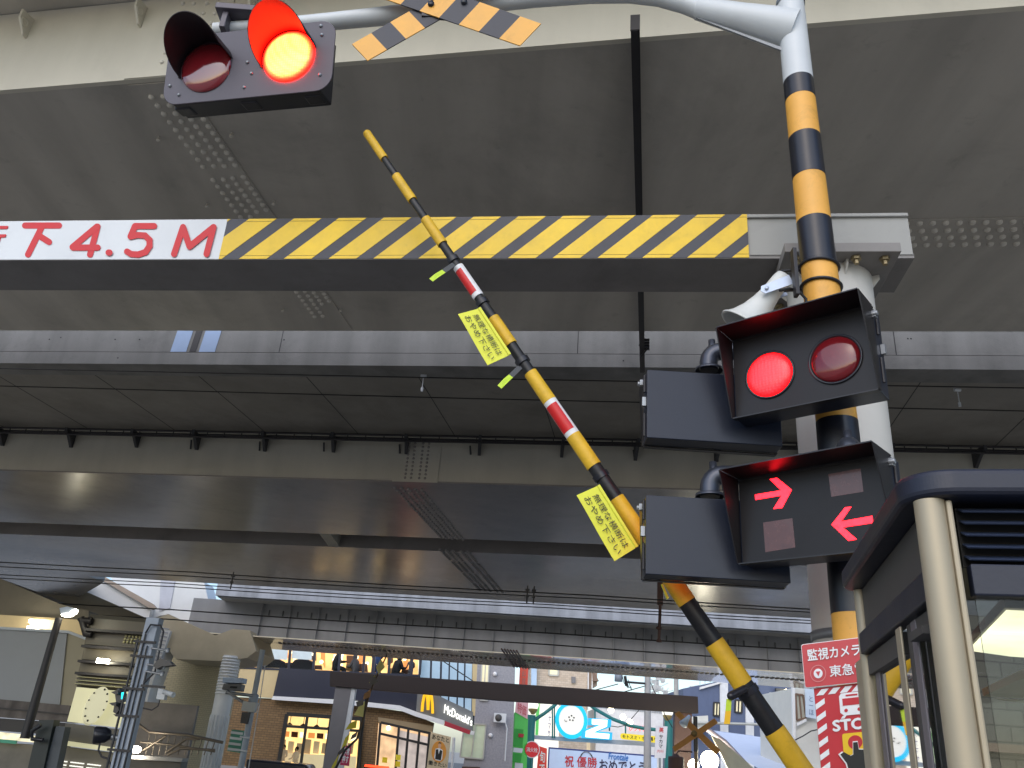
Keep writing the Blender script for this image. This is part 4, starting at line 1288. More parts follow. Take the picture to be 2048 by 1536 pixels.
# ------------------------------------------------------------------ station platform side (left)
GREYW = M('platform_grey', S(150, 154, 158), .5, var=.06, scale=.8)
BEIGW = M('platform_beige', S(160, 152, 128), .5, var=.08, scale=.8)
ps = thing('platform_shelter', at(60, 1400, 23), 'grey and beige windowless platform shelter wall on the left edge, behind the lamp post', 'shelter')
pp('wall', [(-60, 1254), (134, 1265), (119, 1412), (-60, 1395)], 23, .2, GREYW, ps)
pp('side_wall', [(134.5, 1265), (182, 1283), (150, 1420), (119.5, 1412)], 23.05, .2, BEIGW, ps)
pp('roof_edge', [(-60, 1250), (136, 1261), (183, 1279), (182, 1284), (134, 1266), (-60, 1255)], 22.9, .2, M('roof_edge_grey', S(190, 198, 206), .4), ps)
pp('base_band', [(-60, 1393), (140, 1411), (134, 1445), (-60, 1430)], 22.5, .6, M('stained_base', S(112, 106, 104), .85, var=.35, scale=3, streak=.5), ps)
pp('dark_beam', [(-60, 1432), (133, 1446), (131, 1472), (-60, 1457)], 22.6, .5, DSTEEL, ps)
pp('ledge_line', [(-60, 1409), (139, 1428), (139, 1431), (-60, 1412)], 22.45, .06, DSTEEL, ps)
ul = thing('platform_ceiling', at(50, 1240, 25), 'warm lit ceiling strip above the platform shelter on the left edge', 'ceiling')
pp('ceiling', [(-60, 1226), (110, 1236), (165, 1240), (176, 1272), (130, 1264), (-60, 1254)], 25.2, .3, M('ceiling_tan', S(190, 170, 132), .5, emit=.12, ecol=S(255, 226, 160)), ul)
pp('lit_panel', [(62, 1237), (109, 1240), (104, 1262), (58, 1259)], 25.1, .05, E('ceiling_lit', (1, .9, .55), .5), ul)
for px in ((70, 1243), (66, 1256)):
    m = MB(); c = at(*px, 24.9); m.box(c, (.3, .1, .09)); m.build('lamp', E('ceiling_lamp', (1, .94, .75), 14), ul)
pp('underside', [(-60, 1130), (40, 1146), (150, 1166), (306, 1236), (300, 1256), (170, 1246), (116, 1209), (0, 1165), (-60, 1160)], 37.4, 3.0, M('underside_olive', S(120, 112, 92), .5, var=.12), ul)
pp('platform_soffit', [(-60, 1150), (0, 1157), (120, 1208), (178, 1222), (176, 1246), (-60, 1230)], 25.5, 3.0, M('soffit_grey', S(128, 122, 108), .6, var=.12), ul)
fz_ = thing('station_platform', at(60, 1500, 21), 'platform edge with lit green and white strip under the shelter on the left', 'platform')
pp('lit_strip', [(-60, 1458), (84, 1473), (80, 1486), (-60, 1474)], 21.8, .1, E('strip_lit', (1, .9, .6), .5, .5, 6), fz_)
pp('green_strip', [(-60, 1473), (33, 1481), (31, 1488), (-60, 1480)], 21.7, .05, M('strip_green', S(70, 160, 130), .5), fz_)
pp('wall', [(-60, 1482), (80, 1490), (130, 1492), (128, 1580), (-60, 1580)], 22.0, .3, M('front_grey', S(120, 116, 108), .8, var=.25), fz_)
for k in range(9):
    pass
po = thing('platform_post', at(100, 1580, 20.5), 'thick dark post with pipe bend below the platform lamp post', 'post')
pp('post', [(78, 1440), (108, 1440), (82, 1560), (50, 1560)], 20.5, .3, M('post_green_black', S(34, 44, 44), .5), po)
pp('post', [(112, 1452), (130, 1454), (108, 1560), (84, 1560)], 20.6, .3, M('post_grey', S(72, 80, 88), .5), po)
m = MB(); m.tube([at(82, 1450, 20.3), at(64, 1462, 20.3), at(64, 1478, 20.3), at(86, 1480, 20.3)], .045, 8); m.build('pipe_bend', BLK, po)
# lamp post
lpst = thing('platform_lamp', at(66, 1410, 21), 'slim dark platform lamp post leaning over the grey shelter with small bright head', 'lamp post')
m = MB(); a, b = at(118, 1236, 21), at(66, 1402, 21); m.tube([a, V((a.x + .0, a.y, b.z - .8))], [.085, .11], 10); m.build('pole', DSTEEL, lpst)
m = MB(); m.prism([at(119, 1216, 20.9), at(134, 1213, 20.9), at(150, 1217, 20.9), at(136, 1227, 20.9), at(121, 1228, 20.9)], (0, .2, 0)); m.build('lamp_head', M('lamp_head_grey', S(170, 184, 205), .4), lpst)
m = MB(); m.prism([at(122, 1229, 20.88), at(136, 1228, 20.88), at(150, 1219, 20.88), at(148, 1224, 20.88), at(138, 1231, 20.88), at(124, 1232, 20.88)], (0, .18, 0)); m.build('bulb', E('lamp_bulb', (1, .93, .7), 20), lpst)
# louvred stair enclosure
st = thing('stair_enclosure', at(210, 1400, 22), 'dark louvred enclosure with small lamp above the oval station clock', 'enclosure')
pp('back', [(180, 1228), (296, 1238), (262, 1392), (152, 1380)], 22.3, .2, M('louvre_brown', S(70, 66, 54), .6), st)
edges = [(1236, 1256), (1258, 1288), (1291, 1318), (1321, 1343), (1345, 1353), (1355, 1361), (1363, 1370)]
LV = M('louvre_olive', S(96, 90, 76), .4, var=.1)
for i, (ya, yb) in enumerate(edges):
    xa_ = 182 - (ya - 1236) * .235; xb_ = 182 - (yb - 1236) * .235
    pp('louvre', [(xa_, ya), (xa_ + 112, ya + 9), (xb_ + 112, yb + 9), (xb_, yb)], 22.0 + .0 * i, .25, LV, st)
for i, y in enumerate((1256, 1289, 1319, 1343)):
    x_ = 180 - (y - 1236) * .235
    pp('ledge', [(x_ - 5, y), (x_ + 112, y + 8), (x_ + 111, y + 13), (x_ - 6, y + 5)], 21.7, .4, DSTEEL, st)
for y in (1352, 1359, 1366):
    x_ = 180 - (y - 1236) * .235
    pp('light_slat', [(x_, y), (x_ + 108, y + 9), (x_ + 108, y + 10.5), (x_, y + 1.5)], 21.85, .1, M('slat_light', S(206, 200, 150), .5), st)
m = MB(); c = at(206, 1322, 21.55); m.box(c, (.27, .1, .1)); m.build('lamp', E('stair_lamp', (1, .93, .7), 30), st)
m = MB(); m.tube([at(184, 1242, 21.9), at(164, 1242, 21.9), at(162, 1236, 21.9)], .09, 8); m.tube([at(165, 1242, 21.9), at(172, 1268, 21.9), at(184, 1268, 21.9)], .09, 8); m.build('pipe', DSTEEL, st)
m = MB()
for r in range(3):
    for k in range(6):
        c = at(252 + k * 7 - r * 2, 1272 + r * 6 + k * .5, 21.98); m.sphere(c, .035, 6, 4)
tag(m.build('perforations', M('slat_light', None), st), kind='stuff')
# oval clock
ck = thing('station_clock', at(190, 1411, 21.5), 'round cream station clock without hands on a cream panel, partly behind the signal', 'clock')
pp('panel', [(153, 1374), (262, 1384), (258, 1440), (243, 1456), (134, 1443)], 21.5, .15, E('clock_panel', (.86, .82, .5), .3, .06), ck)
m = MB(); pts = []
u_, w_ = (at(214, 1402, 21.3) - at(166, 1418, 21.3)) / 2, (at(201, 1374, 21.3) - at(184, 1446, 21.3)) / 2
cc = at(193, 1410, 21.2)
rim = [cc + u_ * math.cos(2 * math.pi * k / 40) + w_ * math.sin(2 * math.pi * k / 40) for k in range(40)]
m.prism(rim, at(189, 1414, 21.5) - cc); m.build('dial', E('clock_dial', (.9, .86, .56), .26, .05), ck)
for k in range(12):
    if k in (3, 9): continue
    a = 2 * math.pi * k / 12
    p0_, p1_ = cc + (u_ * math.cos(a) + w_ * math.sin(a)) * .93 + V((0, -.012, 0)), cc + (u_ * math.cos(a) + w_ * math.sin(a)) * .83 + V((0, -.012, 0))
    m = MB(); m.tube([p0_, p1_], .022, 4); m.build('hour_mark', INK, ck)
pp('lower_panel', [(131, 1446), (241, 1459), (232, 1500), (124, 1487)], 21.6, .15, M('lower_grey', S(104, 100, 92), .5), ck)
pp('lit_ledge', [(124, 1481), (232, 1496), (229, 1504), (121, 1490)], 21.45, .2, E('clock_panel', None, 1), ck)
pp('perforated_base', [(122, 1492), (228, 1506), (216, 1580), (104, 1570)], 21.7, .15, M('base_taupe', S(118, 112, 100), .6), ck)
m = MB()
for r in range(3):
    for k in range(15):
        if k in (3, 9): continue
        m.box(at(121 + k * 5.6 - r * 2, 1522 + r * 7 + k * .65, 21.65), (.05, .04, .025))
tag(m.build('perforations', E('perf_lit', (1, 1, .9), .6), ck), kind='stuff')
# railway signal, speaker
rs = thing('railway_signal', at(240, 1420, 16.4), 'black railway signal seen edge on in front of the clock with cyan lens', 'signal')
m = MB()
pp('head', [(232, 1380), (238, 1376), (240, 1384), (246, 1386), (244, 1402), (238, 1404), (236, 1412), (238, 1420), (232, 1428), (226, 1424), (228, 1412), (232, 1404), (230, 1390)], 16.3, .2, BLK, rs)
pp('visor', [(222, 1384), (236, 1380), (236, 1388), (228, 1388)], 16.2, .2, BLK, rs); pp('visor', [(218, 1406), (232, 1404), (232, 1412), (224, 1411)], 16.2, .2, BLK, rs); pp('visor', [(226, 1428), (250, 1430), (248, 1434), (232, 1433)], 16.2, .2, BLK, rs)
pp('head', [(236, 1405), (252, 1408), (252, 1426), (236, 1430)], 16.35, .25, BLK, rs)
pp('lens', [(243, 1385), (249, 1384), (248, 1396), (242, 1398)], 16.25, .05, E('signal_cyan', (.0, .6, .75), 1.6), rs)
lsp = thing('platform_speaker', at(205, 1470, 16.3), 'black round loudspeaker with looping cable on the catenary mast', 'loudspeaker')
m = MB(); c = at(199, 1470, 16.2); d_ = V((-.9, -.4, -.1)).normalized(); m.lathe(c + d_ * .1, -d_, [(0, 0), (0, .13), (.03, .15), (.2, .13), (.28, .08), (.3, 0)], n=20); m.build('horn', BLK, lsp)
m = MB(); m.tube([at(200, 1486, 16.2), at(197, 1500, 16.2), at(203, 1513, 16.2), at(216, 1518, 16.2), at(222, 1530, 16.2)], .018, 6); m.build('cable', BLK, lsp)
m = MB(); m.tube([at(208, 1472, 16.25), at(236, 1476, 16.3)], .05, 8); m.build('bracket', STEEL, lsp)
# catenary mast
mast = thing('catenary_mast', V((at(270, 1400, 16).x, 16, 0)), 'blue grey box section mast on the left carrying black cables and small brackets', 'mast')
top = at(300, 1236, 16)
m = MB(); mx_ = at(274, 1390, 16).x
m.box((mx_, 16, top.z / 2), (.24, .24, top.z)); m.build('pole', M('mast_bluegrey', S(168, 180, 196), .45, var=.12, scale=4, streak=.15), mast, bevel=.01)
for dx, r, z1 in ((-.16, .022, 0), (-.05, .016, .1), (.03, .014, -.1), (.13, .02, -.55)):
    m = MB(); m.tube([(mx_ + dx, 15.85, 0), (mx_ + dx, 15.85, top.z - .4 + z1)], r, 8); m.build('cable', BLK, mast)
m = MB(); m.tube([(mx_ - .05, 15.84, 3.15), (mx_ + .02, 15.8, 3.3), (mx_ + .2, 15.8, 3.3), (mx_ + .28, 15.8, 3.2), (mx_ + .28, 15.84, 2.5), (mx_ + .13, 15.84, 2.3)], .018, 8); m.build('conduit', BLK, mast)
for z_ in (1.2, 1.75, 2.2, 2.75, 3.0):
    m = MB(); m.box((mx_ - .02, 15.84, z_), (.4, .03, .04)); m.build('strap', DSTEEL, mast)
for z_ in (2.62, 2.5, 2.9):
    m = MB(); p = V((mx_ + .33, 15.8, z_)); m.tube([p - V((.2, 0, 0)), p + V((.12, 0, -.03))], .02, 6); m.lathe(p + V((.1, 0, -.06)), (0, 0, 1), [(0, .03), (.08, .045), (.08, 0)], n=10); m.build('insulator', STEEL, mast)
m = MB(); m.prism([at(306, 1330, 15.7), at(320, 1316, 15.7), at(338, 1322, 15.7), at(346, 1330, 15.7), at(324, 1333, 15.7), at(312, 1338, 15.7)], (0, .2, 0)); m.build('junction_box', BLK, mast)
cctv = thing('security_camera', at(325, 1385, 15.7), 'white bullet security camera pointing right on the catenary mast', 'camera')
m = MB(); m.prism([at(316, 1376, 15.7), at(332, 1380, 15.7), at(328, 1400, 15.7), at(312, 1398, 15.7)], (0, .14, 0)); m.build('housing', M('cctv_white', S(190, 194, 196), .4), cctv, bevel=.008)
m = MB(); a, b = at(328, 1384, 15.65), at(347, 1390, 15.5); m.lathe(a, b - a, [(0, 0), (0, .035), ((b - a).length * .7, .042), ((b - a).length, .045), ((b - a).length * .98, .03), ((b - a).length * .9, 0)], n=16); m.build('barrel', M('cctv_white', None), cctv)
m = MB(); m.box(at(306, 1373, 15.75), (.42, .05, .04)); m.build('bracket', DSTEEL, cctv)
m = MB(); m.tube([at(320, 1400, 15.75), at(316, 1412, 15.75), at(304, 1420, 15.75), at(286, 1416, 15.75)], .012, 6); m.build('cable', BLK, cctv)
# stairs and railing behind
sr = thing('stair_railing', at(360, 1500, 30), 'steel stair railing with slanted bars below the round beige pier', 'railing')
for pts, r in (([(278, 1449), (298, 1464), (375, 1470), (446, 1485)], .05), ([(284, 1502), (332, 1472)], .045), ([(334, 1504), (372, 1478), (400, 1478)], .045), ([(280, 1484), (345, 1490), (430, 1503)], .035), ([(335, 1510), (362, 1497), (430, 1500)], .04)):
    m = MB(); m.tube([at(x, y, 30) for x, y in pts], r, 6); m.build('handrail', M('rail_steel', S(120, 112, 100), .4, metal=.6), sr)
for k in range(11):
    x_ = 300 + 13 * k
    m = MB(); m.tube([at(x_, 1466 + k * 1.6, 30.1), at(x_ - 9, 1510, 30.1)], .02, 5); m.build('baluster', M('rail_steel', None), sr)
pp('landing', [(262, 1510), (366, 1517), (362, 1524), (258, 1518)], 29.5, .6, M('landing_grey', S(170, 170, 168), .6), sr)
pp('landing_wall', [(258, 1519), (362, 1525), (356, 1580), (244, 1580)], 29.8, .6, M('landing_wall_grey', S(118, 116, 110), .8, var=.15), sr)
m = MB(); m.sphere(at(272, 1499, 29.3), .13, 12, 8, (1.3, .6, .8)); tag(m.build('stair_lamp', E('stair_lamp_lit', (1, .88, .72), 50)), 'glowing lamp at the left end of the stair railing', 'lamp')
m = MB(); c_ = V((at(340, 1480, 31.5).x, 31.5, 0)); m.box((c_.x - .4, 31.6, 1.2), (2.2, .2, 2.4)); tag(m.build('stair_wall', M('stair_wall_grey', S(128, 124, 120), .8, var=.2)), 'dull grey wall behind the bars of the stair railing', 'wall')
# pole with box camera
bp_ = thing('equipment_pole', V((at(500, 1420, 29).x, 29, 0)), 'slim grey pole carrying a box camera and grey cabinets by the tan shop wall', 'pole')
xq = at(503, 1420, 29).x
m = MB(); m.tube([(xq, 29, 0), (xq, 29, at(518, 1398, 29).z)], .1, 14); m.tube([(xq, 29, at(518, 1398, 29).z), (xq, 29, at(526, 1300, 29).z)], .085, 14); m.lathe((xq, 29, at(512, 1398, 29).z), (0, 0, 1), [(-.15, .1), (-.12, .15), (.12, .15), (.15, .1)], n=14); m.build('pole', M('pole_galv', S(160, 170, 182), .45), bp_)
pp('camera_hood', [(446, 1355), (486, 1356), (485, 1366), (445, 1365)], 28.6, .5, M('hood_blue', S(178, 196, 222), .4), bp_)
pp('camera_box', [(447, 1367), (483, 1368), (480, 1382), (443, 1379)], 28.7, .5, M('camera_box_grey', S(106, 106, 106), .5), bp_, bevel=.02)
pp('camera_window', [(461, 1372), (475, 1373), (473, 1377), (459, 1376)], 28.66, .03, INK, bp_)
m = MB(); m.tube([at(452, 1385, 28.8), at(480, 1388, 28.8), at(508, 1392, 28.9)], .05, 8); m.tube([at(454, 1382, 28.8), at(470, 1394, 28.8), at(492, 1408, 28.8)], .05, 6); m.build('arm', STEEL, bp_)
pp('cabinet', [(486, 1402), (513, 1405), (508, 1425), (482, 1421)], 28.7, .3, M('cabinet_grey', S(186, 188, 186), .5), bp_, bevel=.01)
pp('cabinet', [(484, 1424), (500, 1425), (494, 1448), (480, 1446)], 28.8, .25, BLK, bp_)
for px in ((486, 1475), (482, 1502)):
    m = MB(); m.tube([at(px[0] - 6, px[1] - 2, 28.8), at(px[0] + 12, px[1] + 1, 28.8)], .03, 6); m.build('bracket', SIGNW, bp_)
m = MB(); m.tube([at(530, 1330, 29.3), at(520, 1400, 29.3), at(493, 1560, 29.3)], .015, 5); m.build('cable', SIGNW, bp_)
gs_ = thing('green_notice', at(475, 1485, 30), 'small green and white notice on the tan wall beside the equipment pole', 'sign')
pp('panel', [(464, 1459), (488, 1462), (480, 1506), (454, 1502)], 30.5, .05, M('notice_green', S(70, 140, 118), .6), gs_)
for k in range(4): pp('text_line', [(462 - k * 2.2, 1462 + 11 * k), (486 - k * 2.2, 1465 + 11 * k), (485 - k * 2.2, 1470 + 11 * k), (461 - k * 2.2, 1467 + 11 * k)], 30.45, .02, SIGNW, gs_)

# ------------------------------------------------------------------ fast food restaurant across the tracks
WARM = E('interior_warm', (1, .62, .24), 1.15, .35, .9)
WARM2 = E('interior_warm_upper', (1, .54, .20), 1.1, .5, 1.3)
ff = thing('restaurant_building', (-6, 51, 0), 'tan tiled burger restaurant with navy fascia, lit windows and golden emblem on its curved corner', 'restaurant')
YM = 50.0
sW, YW = 1.34, 50 + 5.0 * 1.34           # right wing turning away
pp('wall', [(425, 1392), (545, 1397), (700, 1408), (815, 1424), (868, 1446), (864, 1468), (757, 1447), (724, 1438), (574, 1428), (420, 1418)], YM + .1, .4, TAN, ff)
pp('wall', [(420, 1418), (574, 1428), (545, 1600), (385, 1600)], YM + .1, .4, TAN, ff)
pp('wall', [(724, 1438), (757, 1447), (745, 1600), (712, 1600)], YM + .1, .4, TAN, ff)
pp('cream_panel', [(428, 1333), (559, 1336), (546, 1396), (418, 1388)], YM - .05, .3, BEIGE, ff)
pp('cream_panel', [(268, 1330), (352, 1342), (338, 1420), (250, 1420)], 52, .3, BEIGE, ff)
pp('wall', [(250, 1420), (340, 1420), (330, 1600), (200, 1600)], 52.1, .3, TAN, ff)
pp('fascia', [(559, 1335), (700, 1346), (800, 1356), (838, 1368), (833, 1424), (800, 1411), (700, 1400), (546, 1392)], YM - .2, .3, NAVYW, ff)
pp('fascia', [(836, 1372), (946, 1424), (946, 1466), (886, 1443), (832, 1424)], YM - .25, .3, GFAS, ff)
pp('white_trim', [(546, 1392), (700, 1401), (800, 1411), (834, 1424), (889, 1441), (887, 1450), (832, 1433), (798, 1420), (700, 1410), (543, 1399)], YM - .45, .3, WHT, ff)
pp('red_trim', [(890, 1442), (941, 1461), (939, 1469), (888, 1451)], YM - .44, .3, M('trim_red', S(178, 48, 64), .5), ff)
pp('white_trim', [(942, 1461), (949, 1463), (947, 1470), (940, 1469)], YM - .44, .3, WHT, ff)
# golden emblem: two arches
m = MB()
for pts in ([(844, 1423), (845.5, 1406), (848.5, 1391), (851.5, 1385.5), (854, 1391), (855.6, 1404), (856, 1420)], [(856, 1420), (856.8, 1404), (858.8, 1391), (861, 1386.5), (863.2, 1393), (864.8, 1408), (865.4, 1427)]):
    m.tube([at(x_, y_, YM - .5) for x_, y_ in pts], .078, 8)
m.build('emblem', E('emblem_gold', (1, .52, .01), .55), ff)
q = qpx((888, 1426), (944, 1452), (945, 1437), (890, 1408), YM - .32)
txt("McDonald's", q, E('letter_white', (1, .98, .9), 1.2), ff, (0, 0, 1, 1), .012, .01, thick=.08)
# upper windows
def upper_pane(x0, x1, ytop, ybot, mat, Y, nm='window'):
    f = MB(); f.prism([at(x0 - 2, ybot + 2, Y), at(x1 + 2, ybot + 2 + (x1 - x0) * .07, Y), at(x1 + 4, ytop - 20, Y), at(x0, ytop - 20, Y)], (0, .1, 0))
    return f
pp('upper_back', [(440, 1270), (838, 1300), (836, 1352), (430, 1336)], YM + 2.6, .1, WARM2, ff)
random.seed(21)
for k in range(16):
    x_ = 500 + 21 * k
    m = MB(); m.sphere(at(x_ + random.uniform(-6, 6), 1306 + (x_ - 500) * .05 + random.uniform(-6, 14), YM + 2.2 - random.uniform(0, .6)), random.uniform(.06, .12), 8, 6); m.build('ceiling_lamp', E('warm_spot', (1, .8, .5), 2.2), ff)
for k in range(12):
    x_ = 486 + 29 * k + random.uniform(-5, 5); y_ = 1333 + (x_ - 530) * .05; h_ = random.uniform(7, 15); w_ = random.uniform(8, 18)
    pp('furniture', [(x_, y_), (x_ + w_, y_ + 1), (x_ + w_ - 1, y_ - h_), (x_ + 2, y_ - h_)], YM + 1.6, .3, M('furn_%d' % (k % 3), S(*((70, 52, 40), (176, 132, 84), (112, 76, 60))[k % 3]), .6), ff)
for k in range(13):
    x_ = 470 + 28 * k + random.uniform(-6, 6); w_ = random.uniform(9, 24); y_ = 1300 + (x_ - 530) * .05 + random.uniform(-12, 4)
    pp('wall_panel', [(x_, y_), (x_ + w_, y_ + 1), (x_ + w_, y_ + random.uniform(14, 34)), (x_, y_ + random.uniform(14, 34))], YM + 2.5 - .01 * k, .02, (E('warm_deep', (1, .34, .09), .6), E('warm_pale', (1, .74, .44), 1.6), M('panel_brown', S(120, 74, 44), .6))[k % 3], ff)
pp('upper_floor', [(430, 1333), (838, 1351), (836, 1354), (430, 1337)], YM + .05, 2.5, DGREY, ff)
pp('window_glass', [(440, 1270), (838, 1300), (836, 1349), (430, 1333)], YM + .02, .02, GLASS, ff)
for x_ in (478, 528, 577, 626, 677, 726, 745, 777, 822, 839):
    t_ = 5 if x_ != 745 else 6
    pp('mullion', [(x_ - t_ / 2, 1334 + (x_ - 530) * .05), (x_ + t_ / 2, 1334 + (x_ - 530) * .05), (x_ + t_ / 2 + 6, 1270), (x_ - t_ / 2 + 6, 1270)], YM - .06, .1, NAVYW, ff)
pp('sill_rail', [(430, 1331), (838, 1349), (838, 1353), (430, 1335)], YM - .08, .12, NAVYW, ff)
for a, b in ((533, 574), (583, 623)):
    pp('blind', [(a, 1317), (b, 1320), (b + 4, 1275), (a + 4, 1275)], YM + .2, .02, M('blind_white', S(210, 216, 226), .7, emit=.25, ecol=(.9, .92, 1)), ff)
for x0_, x1_ in ((842, 861), (865, 881), (885, 898), (901, 915), (918, 929), (932, 945)):
    pp('wing_window', [(x0_ - 3, 1410 + (x0_ - 842) * .4), (x1_ - 3, 1410 + (x1_ - 842) * .4), (x1_, 1290), (x0_, 1290)], YM + .4, .1, M('wing_sky_reflection', S(170, 190, 205), .06, var=.1, spec=.9, emit=.16, ecol=S(150, 190, 215)), ff)  # sky reflection put into the pane colour and a faint blue glow
pp('wing_wall', [(838, 1290), (956, 1300), (948, 1450), (838, 1424)], YM + .5, .4, NAVYW, ff)
pp('cream_pillar', [(945, 1320), (955, 1322), (950, 1432), (944, 1430)], YM + .35, .3, BEIGE, ff)
# ground floor windows
pp('shop_back', [(566, 1425), (728, 1436), (716, 1600), (535, 1600)], YM + 3.0, .1, WARM, ff)
for k in range(9):
    x_ = 566 + 17 * k
    pp('menu_panel', [(x_, 1462 + k), (x_ + 13, 1463 + k), (x_ + 12, 1474 + k), (x_ - 1, 1473 + k)], YM + 2.8, .05, (E('warm_deep', None, 1), E('warm_pale', None, 1), M('panel_brown', None))[(k * 2) % 3], ff)
for k in range(5):
    m = MB(); c_ = at(580 + 27 * k, 1445 + 2 * k, YM + 1.5); m.tube([c_ + V((0, 0, .5)), c_], .02, 5); m.lathe(c_, (0, 0, -1), [(0, .03), (.1, .16), (.12, .16), (.1, .0)], n=12); m.build('pendant', M('panel_brown', None), ff)
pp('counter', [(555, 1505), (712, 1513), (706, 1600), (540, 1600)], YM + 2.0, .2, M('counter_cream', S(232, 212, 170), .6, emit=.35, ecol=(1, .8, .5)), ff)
for k in range(9):
    x_ = 560 + 17 * k
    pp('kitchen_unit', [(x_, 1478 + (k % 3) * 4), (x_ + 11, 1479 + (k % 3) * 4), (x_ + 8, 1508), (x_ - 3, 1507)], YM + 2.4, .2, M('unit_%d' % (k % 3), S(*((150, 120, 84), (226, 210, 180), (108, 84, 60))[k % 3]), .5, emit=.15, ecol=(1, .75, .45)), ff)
def frame(pts, w, Y, name='window_frame', mat=INK):
    m = MB()
    P = [at(x, y, Y) for x, y in pts]
    for i in range(len(P)):
        a, b = P[i], P[(i + 1) % len(P)]
        m.tube([a, b], w, 4, smooth=False)
    return m.build(name, mat, ff)
frame([(574, 1428), (724, 1438), (712, 1600), (545, 1600)], .14, YM - .05)
for a, b in (((615, 1431), (592, 1600)), ((662, 1434), (640, 1600)), ((570, 1452), (722, 1462))):
    m = MB(); m.tube([at(*a, YM - .05), at(*b, YM - .05)], .1, 4, smooth=False); m.build('window_bar', INK, ff)
pp('window_glass', [(574, 1428), (724, 1438), (712, 1600), (545, 1600)], YM - .0, .02, GLASS, ff)
pp('shop_back', [(757, 1446), (862, 1466), (850, 1600), (745, 1600)], YM - .0, .08, E('interior_pale', (.9, .58, .32), .55, .5, 1.4), ff)
pp('shop_door_light', [(798, 1460), (858, 1474), (848, 1600), (790, 1600)], YM - .03, .02, E('interior_rose', (.85, .72, .66), .3, .4, 2.0), ff)
for x_ in (760, 797, 816, 838, 858):
    m = MB(); m.tube([at(x_ + 1, 1446 + (x_ - 760) * .2, YM - .12), at(x_ - 11, 1600, YM - .12)], .09, 4, smooth=False); m.build('window_bar', DSTEEL, ff)
for a, b in (((760, 1467), (858, 1490)), ((762, 1445), (862, 1467))):
    m = MB(); m.tube([at(*a, YM - .13), at(*b, YM - .13)], .09, 4, smooth=False); m.build('window_bar', DSTEEL, ff)
for px, c_ in (((797, 1515), (255, 230, 60)), ((796, 1528), (255, 220, 40)), ((770, 1520), (220, 60, 40))):
    pp('window_sticker', [(px[0] - 5, px[1] - 6), (px[0] + 5, px[1] - 5), (px[0] + 4, px[1] + 6), (px[0] - 6, px[1] + 5)], YM - .2, .01, M('sticker_%d' % c_[2], S(*c_), .5), ff)
pp('soffit_return', [(756, 1434), (866, 1452), (864, 1466), (757, 1444)], YM - .1, .1, M('tan_light', S(160, 140, 108), .7), ff)
m = MB(); m.sphere(at(777, 1456, YM - .1), .12, 10, 6); m.build('downlight', E('downlight', (1, .9, .6), 3), ff)
# recruitment poster
po_ = thing('recruitment_poster', at(876, 1500, 49.6), 'cream poster of a waiter in a dark apron by the restaurant door', 'poster')
q = qpx((852, 1545), (893, 1552), (902, 1474), (862, 1464), 49.6)
m = MB(); slab(m, q, .05); p_ = m.build('panel', M('poster_cream', S(206, 186, 152), .6), po_)
m = MB(); m.prism([q(.5 + .36 * math.cos(2 * math.pi * k / 24), .56 + .27 * math.sin(2 * math.pi * k / 24), .004) for k in range(24)], -q.n * .002)
m.cur = 1
for pts in ([(.42, .74), (.44, .8), (.56, .8), (.58, .74), (.56, .77), (.44, .77)], [(.36, .36), (.34, .6), (.45, .62), (.5, .5), (.55, .62), (.66, .6), (.64, .36)]):
    m.prism([q(a, b, .008) for a, b in pts], -q.n * .002)
m.cur = 2; m.prism([q(.5 + .075 * math.cos(2 * math.pi * k / 16), .71 + .06 * math.sin(2 * math.pi * k / 16), .007) for k in range(16)], -q.n * .002)
m.cur = 3; m.prism([q(a, b, .007) for a, b in [(.3, .4), (.32, .62), (.5, .66), (.68, .62), (.7, .4), (.62, .34), (.38, .34)]], -q.n * .002)
m.build('picture', [M('poster_orange', S(222, 150, 60), .6), INK, M('poster_skin', S(214, 170, 140), .6), WHT], p_)
txt('あなたと', q, INK, p_, (.08, .84, .92, .96), .02, .006); txt('働きたい', q, INK, p_, (.06, .2, .94, .31), .02, .006)

